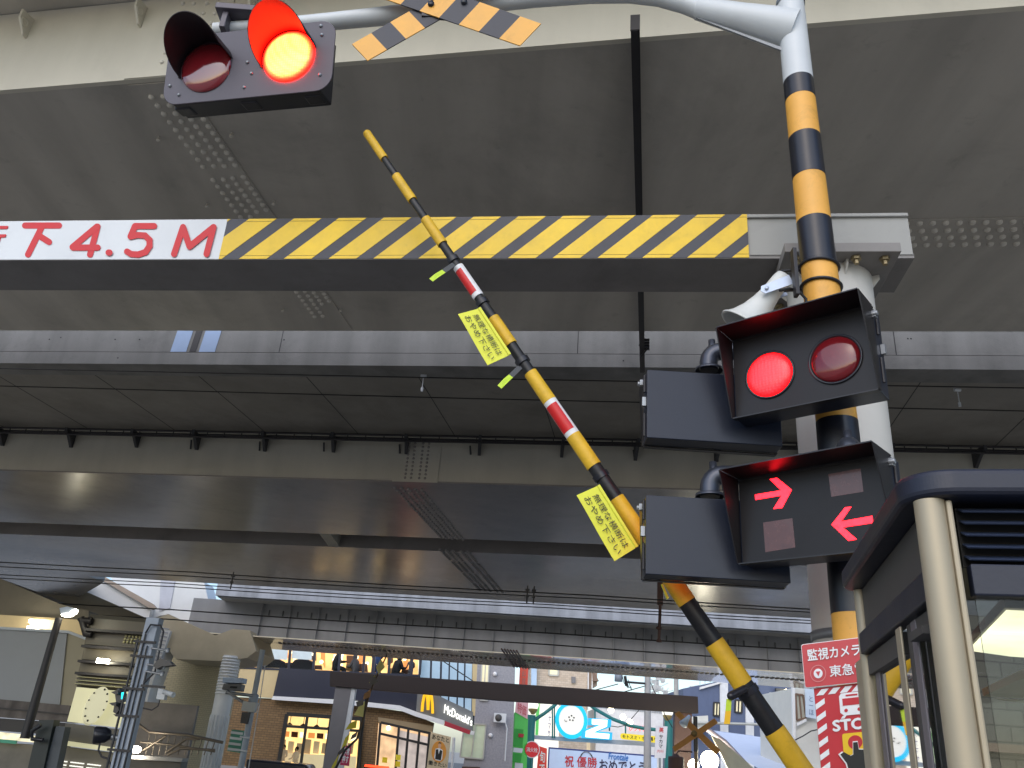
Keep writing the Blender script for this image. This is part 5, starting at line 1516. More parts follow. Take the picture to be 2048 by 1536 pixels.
# people behind the glass
def person(loc, face, label, top, hairc, pose, sc=1.0, bulk=1.0):
    o = thing('person', loc, label, 'person')
    c_, s_ = math.cos(face), math.sin(face)
    T = lambda p: V(loc) + V((c_ * p[0] - s_ * p[1], s_ * p[0] + c_ * p[1], p[2])) * sc
    if pose == 'sit':
        J = {'pel': (0, 0, .5, .15), 'wai': (0, .03, .72, .14), 'che': (0, .09, .95, .16), 'nec': (0, .13, 1.12, .06), 'hea': (0, .17, 1.24, .1), 'crn': (0, .18, 1.33, .085)}
        ys = .12; hips = .5
        legs = {s: [(s * .1, .05, .48, .1), (s * .12, .48, .5, .075), (s * .12, .5, .08, .05), (s * .12, .62, .04, .045)] for s in (-1, 1)}
        arms = {s: [(s * .2, .09, 1.04, .07), (s * .25, .2, .78, .05), (s * .12, .46, .82, .04), (s * .08, .54, .82, .035)] for s in (-1, 1)}
    else:
        J = {'pel': (0, 0, .95, .15), 'wai': (0, 0, 1.12, .135), 'che': (0, .0, 1.32, .165), 'nec': (0, .01, 1.47, .06), 'hea': (0, .03, 1.58, .1), 'crn': (0, .03, 1.67, .085)}
        legs = {s: [(s * .1, 0, .88, .1), (s * .11, .01, .48, .07), (s * .11, -.02, .08, .05), (s * .12, .1, .04, .045)] for s in (-1, 1)}
        arms = {s: [(s * .2, 0, 1.4, .07), (s * .27, .04, 1.14, .05), (s * .2, .26, 1.06, .04), (s * .17, .34, 1.06, .035)] for s in (-1, 1)}
    vs, es, rs_ = [], [], []
    def addv(p, par):
        vs.append(T(p[:3]) - V(loc)); rs_.append(p[3] * sc)
        if par is not None: es.append((par, len(vs) - 1))
        return len(vs) - 1
    par = None; idx = {}
    for k in ('pel', 'wai', 'che', 'nec', 'hea', 'crn'):
        par = addv(J[k], par); idx[k] = par
    for s in (-1, 1):
        par = idx['che']
        for p in arms[s]: par = addv(p, par)
        par = idx['pel']
        for p in legs[s]: par = addv(p, par)
    me = bpy.data.meshes.new('body'); me.from_pydata([tuple(v) for v in vs], es, [])
    b = bpy.data.objects.new('body', me); COL.objects.link(b); b.parent = o; ORG[b.name] = V(loc)
    sk = b.modifiers.new('skin', 'SKIN'); sk.use_smooth_shade = True
    for i, r in enumerate(rs_): me.skin_vertices[0].data[i].radius = (r * bulk, r * bulk)
    me.skin_vertices[0].data[0].use_root = True
    sd_ = b.modifiers.new('sub', 'SUBSURF'); sd_.levels = 1; sd_.render_levels = 1
    me.materials.append(top)
    hd = V(J['hea'][:3]); hd.z += .05; hd.y -= .02
    m = MB(); m.sphere(T(hd), .115 * sc, 14, 8, (1, 1.05, 1.0)); m.build('hair', hairc, o)
    fc = V(J['hea'][:3]); fc.y += .05; fc.z -= .0
    m = MB(); m.sphere(T(fc), .085 * sc, 14, 8, (.9, 1, 1.15)); m.sphere(T((fc.x, fc.y + .085, fc.z)), .018 * sc, 6, 4); m.build('face', M('skin', S(214, 170, 140), .5), o)
    return o
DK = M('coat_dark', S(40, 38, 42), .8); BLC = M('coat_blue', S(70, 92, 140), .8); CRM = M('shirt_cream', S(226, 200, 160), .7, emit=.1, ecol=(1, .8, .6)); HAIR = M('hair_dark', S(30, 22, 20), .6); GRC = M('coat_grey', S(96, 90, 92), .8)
def pz(px, py, Y, h): # base of a figure whose point of height h is seen at that pixel
    p = at(px, py, Y); return (p.x, p.y, p.z - h)
person(pz(672, 1312, 51.0, 1.25), -1.2, 'person in dark coat hunched at a table behind the upper restaurant window', DK, HAIR, 'sit', 1.2, 1.5)
person(pz(714, 1324, 51.2, 1.25), 1.0, 'person in dark grey coat seated with head bowed behind the upper window', GRC, GRC, 'sit', 1.2, 1.4)
person(pz(756, 1306, 51.3, 1.45), .2, 'person in blue jacket standing behind the upper restaurant window', BLC, HAIR, 'stand', 1.1, 1.35)
person(pz(793, 1326, 51.0, 1.25), -.8, 'person in black coat seated at the right of the upper warm windows', DK, HAIR, 'sit', 1.25, 1.5)
person(pz(823, 1324, 51.2, 1.3), .6, 'person in grey clothes beside the last warm upper window pane', GRC, HAIR, 'stand', .9)
person(pz(568, 1496, 51.6, 1.55), 2.9, 'person in cream uniform at the counter behind the ground floor window', CRM, HAIR, 'stand')
person(pz(594, 1500, 51.5, 1.55), 2.4, 'person in cream uniform working right of a colleague at the counter', CRM, HAIR, 'stand')
for px, w_, lb in ((547, 30, 'dark seat back under the left white window blind'), (604, 26, 'dark seat back under the right white window blind')):
    m = MB(); p = at(px, 1331, 51); m.prism([p + V((-.8, 0, -.3)), p + V((.8, 0, -.3)), p + V((.6, 0, .25)), p + V((.1, 0, .42)), p + V((-.5, 0, .3))], (0, .4, 0)); tag(m.build('seat', DK, bevel=.08), lb, 'seat', 'seats behind the upper blinds')

# ------------------------------------------------------------------ far height gate, far crossing equipment
fg = thing('height_gate', (0, 45, 0), 'dark brown height gate beam spanning the far side of the crossing below the ribbed viaduct', 'height gate')
pp('beam', [(660, 1342), (1396, 1393), (1397, 1427), (1000, 1401), (659, 1372)], 45, .5, BROWN, fg, bevel=.02)
pp('column', [(671, 1374), (703, 1376), (690, 1450), (660, 1600), (634, 1600), (655, 1480)], 45.1, .4, GREYC, fg)
pp('column_side', [(703, 1376), (711, 1378), (690, 1500), (676, 1600), (660, 1600), (690, 1450)], 45.12, .5, SIGNW, fg)
pp('column', [(1350, 1424), (1384, 1427), (1380, 1600), (1346, 1600)], 45.1, .4, RUST, fg)
rsn = thing('pink_notice', at(692, 1510, 44.8), 'small crimson notice with white characters fixed to the far gate column', 'sign')
q = qpx((680, 1530), (698, 1532), (703, 1492), (686, 1490), 44.9)
m = MB(); slab(m, q, .03); p_ = m.build('panel', M('notice_crimson', S(186, 44, 84), .5), rsn)
txt('非常\n押す', q, WHT, p_, (.15, .12, .85, .9), .03, .006)
fx = thing('crossing_sign', V((at(1388, 1500, 41).x, 41, 0)), 'far crossing signal seen from behind with plain ochre crossbuck and small horn', 'crossing sign')
OCH = M('ochre_board', S(176, 124, 60), .6, var=.12)
for nm, pts, dy in (('board', [(1349, 1428), (1358, 1422), (1441, 1500), (1432, 1510)], 0), ('board', [(1429, 1436), (1436, 1446), (1350, 1504), (1345, 1494)], .05)):
    pp(nm, pts, 41 + dy, .03, OCH, fx)
m = MB(); xf = at(1391, 1460, 41.2).x
zt_ = at(1391, 1433, 41.2).z
m.tube([(xf, 41.2, zt_), (xf, 41.2, zt_ - 1.5)], .1, 12); m.lathe((xf, 41.2, at(1390, 1468, 41.2).z), (0, 0, 1), [(-.16, .13), (.16, .13), (.18, .1)], n=12); m.cur = 1
m.tube([(xf, 41.2, zt_ - 1.5), (xf, 41.2, 0)], .085, 12); m.build('pole', [BLK, M('pole_tan', S(140, 120, 90), .5)], fx)
m = MB(); m.lathe(at(1388, 1467, 40.9), (0, -1, 0), [(0, .14), (.04, .14), (.04, 0)], n=14); m.build('clamp', M('clamp_brass', S(120, 100, 60), .4, metal=.5), fx)
m = MB(); a, b = at(1379, 1432, 41), at(1366, 1449, 40.8); m.lathe(a, b - a, [(0, 0), (0, .07), (.15, .09), ((b - a).length, .2), ((b - a).length, .0)], n=18); m.build('horn', M('horn_pale', S(190, 205, 220), .4), fx)
m = MB(); m.lathe(at(1352, 1512, 40.8), (0, 0, -1), [(-.1, .0), (-.06, .12), (.0, .16), (.04, .34), (.1, .36), (1.0, .36)], n=16); m.tube([at(1352, 1510, 40.8), at(1358, 1502, 40.9), at(1384, 1504, 41.1)], .04, 8); m.build('lamp_box', RUST, fx)
fb = thing('barrier_arm', at(660, 1550, 38), 'thin distant barrier arm with tattered yellow and black flags, raised beside the grey gate column', 'barrier')
pts = [(786, 1281), (770, 1318), (752, 1356), (737, 1392), (726, 1440), (714, 1478)]
m = MB(); m.tube([at(x, y, 38) for x, y in pts], [.02, .03, .04, .045, .05, .05], 8); m.build('arm', M('arm_brown', S(84, 66, 44), .6), fb)
for i, (pl_, mt) in enumerate(([[(752, 1335), (762, 1318), (770, 1334), (757, 1348)], 'p'], [[(744, 1356), (750, 1350), (748, 1366), (738, 1366)], 'y'], [[(728, 1388), (742, 1378), (740, 1394), (726, 1400)], 't'], [[(718, 1412), (730, 1402), (726, 1434), (708, 1430)], 'p'],
                           [[(712, 1404), (728, 1398), (726, 1410), (714, 1414)], 'b'], [[(700, 1446), (714, 1440), (712, 1456), (690, 1460)], 'y'], [[(690, 1476), (700, 1466), (692, 1492), (682, 1500)], 'y'], [[(676, 1505), (690, 1490), (688, 1502), (674, 1514)], 'b'], [[(664, 1532), (678, 1508), (672, 1530), (660, 1545)], 'y'], [[(746, 1370), (758, 1362), (744, 1350), (738, 1368)], 'b'], [[(704, 1470), (716, 1462), (712, 1474), (700, 1480)], 'b']) ):
    pp('flag', pl_, 37.9 - .02 * i, .02, {'y': M('flag_yellow', S(210, 200, 60), .6), 'p': M('flag_pale', S(220, 216, 140), .6), 't': M('flag_tan', S(170, 130, 90), .7), 'b': BLK}[mt], fb)
m = MB(); m.tube([at(714, 1478, 38), at(690, 1500, 38), at(660, 1560, 38)], .05, 8); m.build('lower_arm', BLK, fb)
m = MB(); a = at(735, 1400, 37.8); m.tube([at(733, 1395, 38.3), at(706, 1600, 38.3)], .05, 8); tag(m.build('slim_post', DSTEEL), 'slim dark post directly behind the tattered far barrier arm', 'post')
rn = thing('neon_sign', at(752, 1533, 40), 'red lit sign edge at the bottom below the restaurant windows', 'sign')
pp('panel', [(728, 1531), (778, 1535), (776, 1580), (724, 1580)], 40, .2, BLK, rn); pp('tube', [(730, 1529), (778, 1533), (777, 1538), (729, 1533)], 39.9, .06, E('neon_red', (1, .04, .01), 2.5), rn)
vt = thing('parked_vehicle', at(500, 1530, 33), 'dark roof edge of a vehicle at the bottom left of the tan shop wall', 'vehicle')
pp('roof', [(492, 1518), (520, 1520), (612, 1529), (616, 1536), (616, 1600), (486, 1600)], 34, 1.6, M('van_dark', S(40, 44, 54), .25, coat=.6), vt, bevel=.08)

# ------------------------------------------------------------------ buildings down the shopping street
def window(parent, pts, Y, glassm, fw=.06, fm=ALU, bars=1):
    m = MB(); P = [at(x, y, Y - .08) for x, y in pts]
    for i in range(4): m.tube([P[i], P[(i + 1) % 4]], fw, 4, smooth=False)
    for k in range(bars):
        t = (k + 1) / (bars + 1); m.tube([P[0].lerp(P[1], t), P[3].lerp(P[2], t)], fw * .8, 4, smooth=False)
    f = m.build('window_frame', fm, parent)
    m = MB(); m.prism([at(x, y, Y - .05) for x, y in pts], (0, .04, 0)); m.build('window_pane', glassm, parent)
PANEG = M('pane_green', S(176, 196, 170), .08, var=.2, scale=1, spec=.9)
PANEY = M('pane_yellow', S(214, 206, 170), .15, var=.1, emit=.25, ecol=(1, .9, .6))
gb_ = thing('apartment_building', at(985, 1450, 58), 'rough grey stucco apartment block beside the restaurant with green tinted windows', 'building')
pp('wall', [(948, 1270), (1032, 1280), (1028, 1420), (1022, 1600), (915, 1600), (940, 1450)], 58, 8, GREYB, gb_)
window(gb_, [(960, 1400), (975, 1401), (978, 1326), (964, 1325)], 58, PANEY)
window(gb_, [(920, 1514), (966, 1518), (972, 1449), (929, 1446)], 58, PANEG)
for px in ((990, 1348), (981, 1471)):
    m = MB(); m.sphere(at(*px, 57.9), .14, 10, 6); m.build('vent_cap', WHT, gb_)
m = MB(); m.tube([at(908, 1475, 57.8), at(900, 1600, 57.8)], .09, 8); m.build('downpipe', SIGNW, gb_)
pp('lower_roof', [(924, 1533), (960, 1534), (960, 1560), (920, 1560)], 57.5, .4, RUST, gb_)
tb = thing('apartment_building', at(1130, 1380, 92), 'beige tiled apartment building behind the gate, cut off by the flange above', 'building')
pp('wall', [(1060, 1290), (1176, 1300), (1174, 1400), (1172, 1600), (1058, 1600)], 92, 10, brick_mat('beige_tile', S(206, 190, 172), S(190, 172, 152), S(170, 156, 140), 1.2, .5, .25), tb)
pp('side_wall', [(1176, 1300), (1196, 1305), (1194, 1372), (1182, 1376), (1175, 1420)], 92.05, 9, M('beige_shade_wall', S(160, 140, 124), .8), tb)
pp('roof_corner', [(1184, 1336), (1198, 1362), (1186, 1362)], 91.4, 1, M('eave_brown', S(130, 108, 94), .7), tb)
window(tb, [(1098, 1350), (1116, 1351), (1117, 1325), (1099, 1325)], 92, PANEY, .12, ALU, 0)
for px, w_ in ((1147, 8),): pp('vent', [(1143, 1366), (1151, 1366), (1151, 1354), (1143, 1353)], 91.8, .2, GREYC, tb)
for x_ in (1175, 1183): pp('downpipe', [(x_, 1420), (x_ + 2, 1420), (x_ + 3, 1300), (x_ + 1, 1300)], 91.7, .2, WHT, tb)
pp('blue_wall', [(1063, 1310), (1074, 1310), (1070, 1600), (1060, 1600)], 91, .5, M('pale_blue_wall', S(176, 200, 226), .6), tb)
for i, (px_, Y_, lb) in enumerate((((1000, 1436), 57.6, 'white air conditioner unit on the grey stucco block above its lower window'), ((1548, 1392), 79.2, 'small white air conditioner unit on the blue grey building beside the dark wing'))):
    ac = thing('air_conditioner', at(*px_, Y_), lb, 'air conditioner')
    m = MB(); c_ = at(*px_, Y_); m.box(c_, (.8, .3, .55)); m.build('case', SIGNW, ac, bevel=.02)
    m = MB(); m.lathe(c_ + V((-.1, -.16, 0)), (0, -1, 0), [(0, .22), (.02, .22), (.02, .0)], n=18); m.build('fan_grille', DGREY, ac)
    m = MB(); m.tube([c_ + V((.35, -.05, -.2)), c_ + V((.5, -.05, -.6)), c_ + V((.5, -.05, -2.5))], .04, 6); m.build('hose', SIGNW, ac)
rv = thing('vertical_shop_sign', at(1048, 1360, 66), 'tall red vertical sign with faded grey lettering beside the grey stucco block', 'sign')
q = qpx((1038, 1372), (1055, 1373), (1058, 1310), (1041, 1309), 66)
m = MB(); slab(m, q, .25); p_ = m.build('panel', M('sign_vermilion', S(226, 84, 62), .5), rv)
txt('中\n華\n料\n理', q, M('faded_grey', S(180, 110, 96), .6), p_, (.3, .05, .75, .95), .02, .01)
gsb = thing('green_shop', at(1040, 1480, 64), 'bright green and white shop front with pink banner between grey block and street lamp', 'shop')
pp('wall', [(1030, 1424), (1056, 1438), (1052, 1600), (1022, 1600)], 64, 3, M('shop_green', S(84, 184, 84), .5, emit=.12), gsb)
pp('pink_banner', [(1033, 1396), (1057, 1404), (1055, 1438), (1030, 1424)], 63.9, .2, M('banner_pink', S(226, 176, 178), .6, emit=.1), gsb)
q = qpx((1032, 1424), (1054, 1436), (1056, 1412), (1034, 1400), 63.85)
txt('特価', q, M('pink_red', S(214, 110, 116), .6), gsb, (.1, .1, .9, .9), .02, .01)
pp('panel', [(1028, 1457), (1047, 1459), (1045, 1495), (1026, 1492)], 63.8, .1, M('shop_green_deep', S(48, 150, 56), .5, emit=.08), gsb)
pp('red_plate', [(1037, 1467), (1048, 1468), (1047, 1475), (1037, 1474)], 63.7, .1, REDS, gsb)
pp('white_band', [(1027, 1495), (1046, 1497), (1044, 1506), (1026, 1504)], 63.7, .1, WHT, gsb)
pp('panel', [(1026, 1506), (1044, 1508), (1041, 1526), (1024, 1524)], 63.75, .1, M('shop_green_deep', None), gsb)
pp('white_band', [(1030, 1525), (1046, 1527), (1044, 1580), (1026, 1580)], 63.8, .1, WHT, gsb)
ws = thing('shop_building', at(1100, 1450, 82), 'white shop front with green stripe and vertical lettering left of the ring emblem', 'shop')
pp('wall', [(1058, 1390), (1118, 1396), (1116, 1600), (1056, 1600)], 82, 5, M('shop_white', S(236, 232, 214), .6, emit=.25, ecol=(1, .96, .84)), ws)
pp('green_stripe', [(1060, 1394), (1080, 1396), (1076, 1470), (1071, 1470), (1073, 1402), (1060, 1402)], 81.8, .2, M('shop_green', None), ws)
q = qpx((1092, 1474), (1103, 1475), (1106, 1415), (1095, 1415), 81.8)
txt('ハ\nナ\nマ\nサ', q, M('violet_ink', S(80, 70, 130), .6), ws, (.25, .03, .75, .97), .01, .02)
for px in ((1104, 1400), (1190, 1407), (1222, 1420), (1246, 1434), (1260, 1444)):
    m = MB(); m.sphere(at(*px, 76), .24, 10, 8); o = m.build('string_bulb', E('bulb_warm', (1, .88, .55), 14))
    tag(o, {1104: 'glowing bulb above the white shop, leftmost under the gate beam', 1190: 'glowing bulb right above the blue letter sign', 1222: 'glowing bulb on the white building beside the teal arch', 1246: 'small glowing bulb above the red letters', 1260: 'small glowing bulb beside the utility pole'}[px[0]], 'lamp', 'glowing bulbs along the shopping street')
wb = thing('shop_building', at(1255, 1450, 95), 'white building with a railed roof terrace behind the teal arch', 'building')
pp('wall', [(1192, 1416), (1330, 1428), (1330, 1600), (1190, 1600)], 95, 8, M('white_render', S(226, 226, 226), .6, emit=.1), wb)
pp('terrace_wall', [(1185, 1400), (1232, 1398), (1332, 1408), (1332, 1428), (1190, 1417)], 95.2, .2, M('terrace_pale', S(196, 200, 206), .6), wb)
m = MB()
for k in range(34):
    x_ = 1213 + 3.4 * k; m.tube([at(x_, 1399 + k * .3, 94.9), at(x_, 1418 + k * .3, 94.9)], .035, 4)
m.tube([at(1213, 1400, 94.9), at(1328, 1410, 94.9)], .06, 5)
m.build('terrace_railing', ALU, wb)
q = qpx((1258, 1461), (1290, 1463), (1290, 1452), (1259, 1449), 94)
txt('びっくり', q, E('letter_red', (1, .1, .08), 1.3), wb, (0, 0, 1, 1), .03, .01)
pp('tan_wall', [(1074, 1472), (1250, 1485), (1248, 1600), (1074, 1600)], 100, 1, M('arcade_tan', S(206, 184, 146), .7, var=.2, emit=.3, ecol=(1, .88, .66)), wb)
# street gate with ring and letter
TEAL = M('teal_paint', S(40, 116, 112), .4)
ga = thing('street_gate', at(1200, 1536, 70), 'teal shopping street arch with lit blue ring emblem and lit blue letter', 'gate')
def vpost(px, py, Y, r, mat, nm, par):
    p = at(px, py, Y); m = MB(); m.tube([p, V((p.x, p.y, 0))], r, 12); return m.build(nm, mat, par)
vpost(1063, 1430, 70, .34, TEAL, 'post', ga); vpost(1337, 1440, 70, .34, TEAL, 'post', ga)
for pts in ([(1069, 1440), (1090, 1426), (1110, 1410), (1126, 1392)], [(1166, 1398), (1190, 1418), (1225, 1438), (1262, 1452), (1290, 1457), (1334, 1462)]):
    m = MB(); m.tube([at(x, y, 70) for x, y in pts], .13, 8); m.build('arch_tube', TEAL, ga)
for a, b in (((1105, 1412), (1105, 1476)), ((1109, 1409), (1109, 1476)), ((1190, 1418), (1190, 1438)), ((1251, 1449), (1251, 1478)), ((1219, 1436), (1219, 1462))):
    m = MB(); m.tube([at(*a, 70), at(*b, 70)], .06, 6); m.build('hanger_rod', TEAL, ga)
pp('cross_beam', [(1062, 1470), (1292, 1483), (1336, 1486), (1336, 1496), (1290, 1492), (1062, 1478)], 70.2, .5, M('gate_beam', S(170, 176, 184), .5, var=.1), ga)
rc = at(1143, 1440, 69.6); ru = (at(1175, 1443, 69.6) - at(1111, 1437, 69.6)) / 2; rv_ = (at(1144, 1401, 69.6) - at(1142, 1476, 69.6)) / 2
ring = lambda f: [rc + (ru * math.cos(2 * math.pi * k / 48) + rv_ * math.sin(2 * math.pi * k / 48)) * f for k in range(48)]
m = MB(); o_, i_ = ring(1.0), ring(.78)
for k in range(48):
    j = (k + 1) % 48
    m.add([o_[k], o_[j], i_[j], i_[k]] + [p + V((0, .4, 0)) for p in (o_[k], o_[j], i_[j], i_[k])], [(0, 1, 2, 3), (0, 4, 5, 1), (2, 6, 7, 3)])
m.build('ring', E('ring_cyan', (.0, .5, .82), .6), ga)
m = MB(); m.prism([p + V((0, .1, 0)) for p in ring(.78)], (0, .3, 0)); m.build('disc', E('disc_white', (1, .97, .9), .38), ga)
m = MB(); bc_ = rc + ru * -.0 + rv_ * .1
for k in range(5):
    a = 2 * math.pi * k / 5 + .3
    c = bc_ + ru * .16 * math.cos(a) + rv_ * .13 * math.sin(a)
    m.prism([c + ru * .06 * math.cos(b) + rv_ * .05 * math.sin(b) + V((0, .05, 0)) for b in [a + 2 * math.pi * i / 5 for i in range(5)]], (0, .04, 0))
for a in (.9, 1.3, 1.9): 
    c = rc + ru * (-.42 + .12 * (a - .9)) + rv_ * (-.06 + .05 * math.sin(a * 3)); m.prism([c + ru * .04, c + rv_ * .03, c - ru * .04, c - rv_ * .02], (0, .09, 0))
m.build('ball_marks', INK, ga)
m = MB()
zpx = [(1177, 1436), (1223, 1439), (1222, 1454), (1196, 1463), (1225, 1465), (1224, 1480), (1163, 1476), (1164, 1461), (1194, 1451), (1176, 1450)]
m.prism([at(x, y, 69.5) for x, y in zpx], (0, .5, 0)); m.build('letter', E('letter_blue', (.02, .42, .72), .55), ga)
zin = [(1184, 1438), (1215, 1440), (1214, 1453), (1186, 1465), (1219, 1468), (1218, 1478), (1171, 1474), (1172, 1462), (1201, 1450), (1184, 1448.5)]
m = MB(); m.prism([at(x, y, 69.4) for x, y in zin], (0, .08, 0)); m.build('letter_face', E('letter_face_white', (.92, 1, 1), 1.0), ga)
for px, lb in (((1066, 1410), 'white globe street lamp on the left teal gate post'), ((1335, 1423), 'white globe street lamp on the right teal gate post by the brown column')):
    sl_ = thing('street_lamp', at(px[0], px[1] + 12, 69.8), lb, 'street lamp', 'globe street lamps at the shopping street gate')
    m = MB(); m.sphere(at(*px, 69.8), .44, 20, 14); m.build('globe', E('globe_white', (1, .96, .84), .7), sl_)
    m = MB(); c = at(px[0], px[1] + 12, 69.8); m.lathe(c + V((0, 0, -.25)), (0, 0, 1), [(0, .12), (.1, .2), (.3, .36), (.42, .36)], n=16); m.build('cup', M('cup_brass', S(150, 130, 80), .4), sl_)
    for k in (-1, 0, 1): 
        pass
for px, r, lb in (((1387, 1530), .25, 'lower globe lamp at the foot of the far crossing sign'), ((1419, 1521), .42, 'large bright globe lamp right of the far crossing sign pole')):
    m = MB(); m.sphere(at(*px, 42.5), r, 18, 12); tag(m.build('street_lamp', E('globe_bright', (1, .92, .70), 22)), lb, 'street lamp', 'globe street lamps at the shopping street gate')
# banner
bn = thing('victory_banner', at(1200, 1540, 68), 'pale blue congratulation banner with red and black lettering across the street', 'banner')
q = qpx((1092, 1600), (1314, 1612), (1314, 1511), (1097, 1494), 68)
m = MB(); slab(m, q, .05); m.cur = 1
for r in ((0, 0, .012, 1), (.012, .97, 1, 1)): m.prism([q(r[0], r[1], .006), q(r[2], r[1], .006), q(r[2], r[3], .006), q(r[0], r[3], .006)], -q.n * .004)
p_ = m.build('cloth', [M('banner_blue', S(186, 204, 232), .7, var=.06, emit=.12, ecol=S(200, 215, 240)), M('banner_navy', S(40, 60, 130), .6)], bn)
bpx = lambda x0, y0, x1, y1: qpx((x0, y1), (x1, y1 + (x1 - x0) * .06), (x1, y0 + (x1 - x0) * .06), (x0, y0), 67.95)
txt('祝', bpx(1130, 1511, 1147, 1533), REDL, p_, bold=.02, d=.01); txt('優', bpx(1154, 1513, 1173, 1534), REDL, p_, bold=.012, d=.01); txt('勝', bpx(1175, 1514, 1194, 1535), REDL, p_, bold=.012, d=.01)
txt('おめでとう', bpx(1199, 1519, 1290, 1541), M('ink_violet', S(40, 36, 70), .6), p_, bold=.02, d=.01)
txt('Frontale', qpx((1217, 1518), (1255, 1522), (1258, 1509), (1218, 1506), 67.95), M('letter_blue_paint', S(60, 120, 190), .5), p_, bold=.03, d=.01)
m = MB()
for k in range(9):
    a0, a1 = math.radians(20 + 15.5 * k), math.radians(20 + 15.5 * (k + 1)); m.cur = 0 if k in (0, 1, 7, 8) else 1
    c = at(1173, 1522, 67.94); uu = at(1187, 1523, 67.94) - c; vv = at(1173, 1502, 67.94) - c
    m.prism([c + uu * math.cos(a0) + vv * math.sin(a0), c + uu * math.cos(a1) + vv * math.sin(a1), c + (uu * math.cos(a1) + vv * math.sin(a1)) * .86, c + (uu * math.cos(a0) + vv * math.sin(a0)) * .86], (0, .01, 0))
m.build('ball_outline', [INK, M('banner_grey', S(120, 124, 140), .6)], p_)
rf = thing('red_flag_sign', at(1080, 1530, 66), 'red shop banner with white brush strokes left of the pale blue banner', 'banner')
q = qpx((1068, 1600), (1092, 1600), (1094, 1497), (1078, 1492), 67)
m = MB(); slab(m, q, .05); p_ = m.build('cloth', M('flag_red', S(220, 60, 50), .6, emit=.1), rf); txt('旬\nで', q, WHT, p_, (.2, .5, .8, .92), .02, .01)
ys = thing('yellow_shop_sign', at(1280, 1475, 68), 'yellow street name sign with black lettering hung under the teal arch', 'sign')
q = qpx((1241, 1478), (1315, 1486), (1315, 1473), (1241, 1466), 69)
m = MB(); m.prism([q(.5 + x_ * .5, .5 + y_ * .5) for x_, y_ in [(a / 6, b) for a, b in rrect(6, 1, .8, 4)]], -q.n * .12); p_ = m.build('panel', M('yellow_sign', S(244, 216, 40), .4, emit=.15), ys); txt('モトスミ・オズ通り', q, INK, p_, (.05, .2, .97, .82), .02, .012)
hy = thing('hydrant_sign', at(1064, 1499, 64), 'round red fire hydrant sign with white characters on a thin post', 'sign')
m = MB(); c = at(1064, 1499, 64)
def disc(m, c, r, dy, th=.03): m.prism([c + V((r * math.cos(2 * math.pi * k / 32), -dy, r * math.sin(2 * math.pi * k / 32))) for k in range(32)], (0, th, 0))
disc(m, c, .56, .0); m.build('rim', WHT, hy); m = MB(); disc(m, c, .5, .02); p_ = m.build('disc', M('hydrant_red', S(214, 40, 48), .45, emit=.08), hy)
q = qpx((1053, 1503), (1075, 1505), (1075, 1496), (1053, 1494), 63.95); txt('消火栓', q, WHT, p_, (0, 0, 1, 1), .012, .01)
m = MB(); m.tube([V((c.x, c.y + .1, c.z + .6)), V((c.x, c.y + .1, 0))], .06, 8); m.build('post', TEAL, hy)
# utility poles and street wires
up = thing('utility_pole', V((at(1294, 1440, 58).x, 58, 0)), 'tall grey concrete utility pole with crossarm and transformer in front of the arch', 'utility pole')
px_ = at(1295, 1440, 58).x; zt_ = at(1294, 1350, 58).z
m = MB(); m.tube([(px_, 58, 0), (px_, 58, zt_)], [.26, .2], 16); m.build('pole', M('pole_concrete', S(164, 162, 160), .7, var=.1), up)
m = MB(); m.tube([at(1252, 1364, 57.8), at(1290, 1367, 57.8)], .07, 8); m.tube([at(1250, 1352, 57.8), at(1253, 1372, 57.8)], .1, 8); m.build('crossarm', DSTEEL, up)
m = MB(); m.lathe(at(1237, 1360, 57.8), (0, 0, 1), [(-.1, 0), (-.1, .26), (.5, .26), (.5, 0)], n=14); m.build('transformer', M('transformer_grey', S(130, 138, 150), .5), up)
m = MB()
for k in range(4): m.tube([at(1244 + k * 4, 1350 + 3 * k, 57.6), at(1248 + k * 5, 1366 + 5 * k, 57.7), at(1256 + k * 2, 1376 - k, 57.7)], .025, 5)
m.build('jumper_cables', WIRE, up)
u2 = thing('utility_pole', V((at(1352, 1400, 75).x, 75, 0)), 'plain pale utility pole behind the right end of the far gate beam', 'utility pole')
p2 = at(1352, 1340, 75); m = MB(); m.tube([p2, (p2.x, 75, 0)], .2, 12); m.build('pole', M('pole_concrete', None), u2)
def scable(pts, Y, lb, r=.03):
    m = MB(); P = [at(x, y, Y) for x, y in pts]; m.tube(P, r, 5); tag(m.build('street_cable', WIRE), lb, 'cable', 'cables along the shopping street')
scable([(1150, 1386), (1190, 1380), (1236, 1368)], 58, 'black cable sagging left from the transformer')
scable([(1200, 1396), (1240, 1386), (1290, 1372)], 58, 'black cable under the transformer toward the beige building')
scable([(1300, 1362), (1308, 1382), (1320, 1404), (1330, 1430), (1345, 1455)], 58, 'dark cable falling right from the utility pole top')
scable([(1222, 1452), (1236, 1454), (1252, 1450), (1292, 1404)], 69, 'loop of cable beside the teal arch')
scable([(880, 1318), (920, 1345), (946, 1362)], 49, 'thin dark cable crossing the blue restaurant windows')
m = MB()
for k in range(26):
    x_, y_ = 1312 + random.uniform(-6, 22), 1352 + random.uniform(0, 42)
    c = at(x_, y_, 80 + random.uniform(-3, 3)); m.box(c, (random.uniform(.1, .5), .2, random.uniform(.1, .4)))
    m.tube([c, c + V((random.uniform(-1, 1), 0, random.uniform(-.6, .6)))], .04, 4)
tag(m.build('distant_rooftops', M('rooftop_grey', S(190, 190, 190), .7, var=.3)), 'cluster of pale rooftop fittings and antennas between the two utility poles', 'rooftop clutter', kind='stuff')
vs_ = thing('vertical_sign', at(1322, 1480, 55), 'white vertical nameplate with red top character beside the utility pole', 'sign')
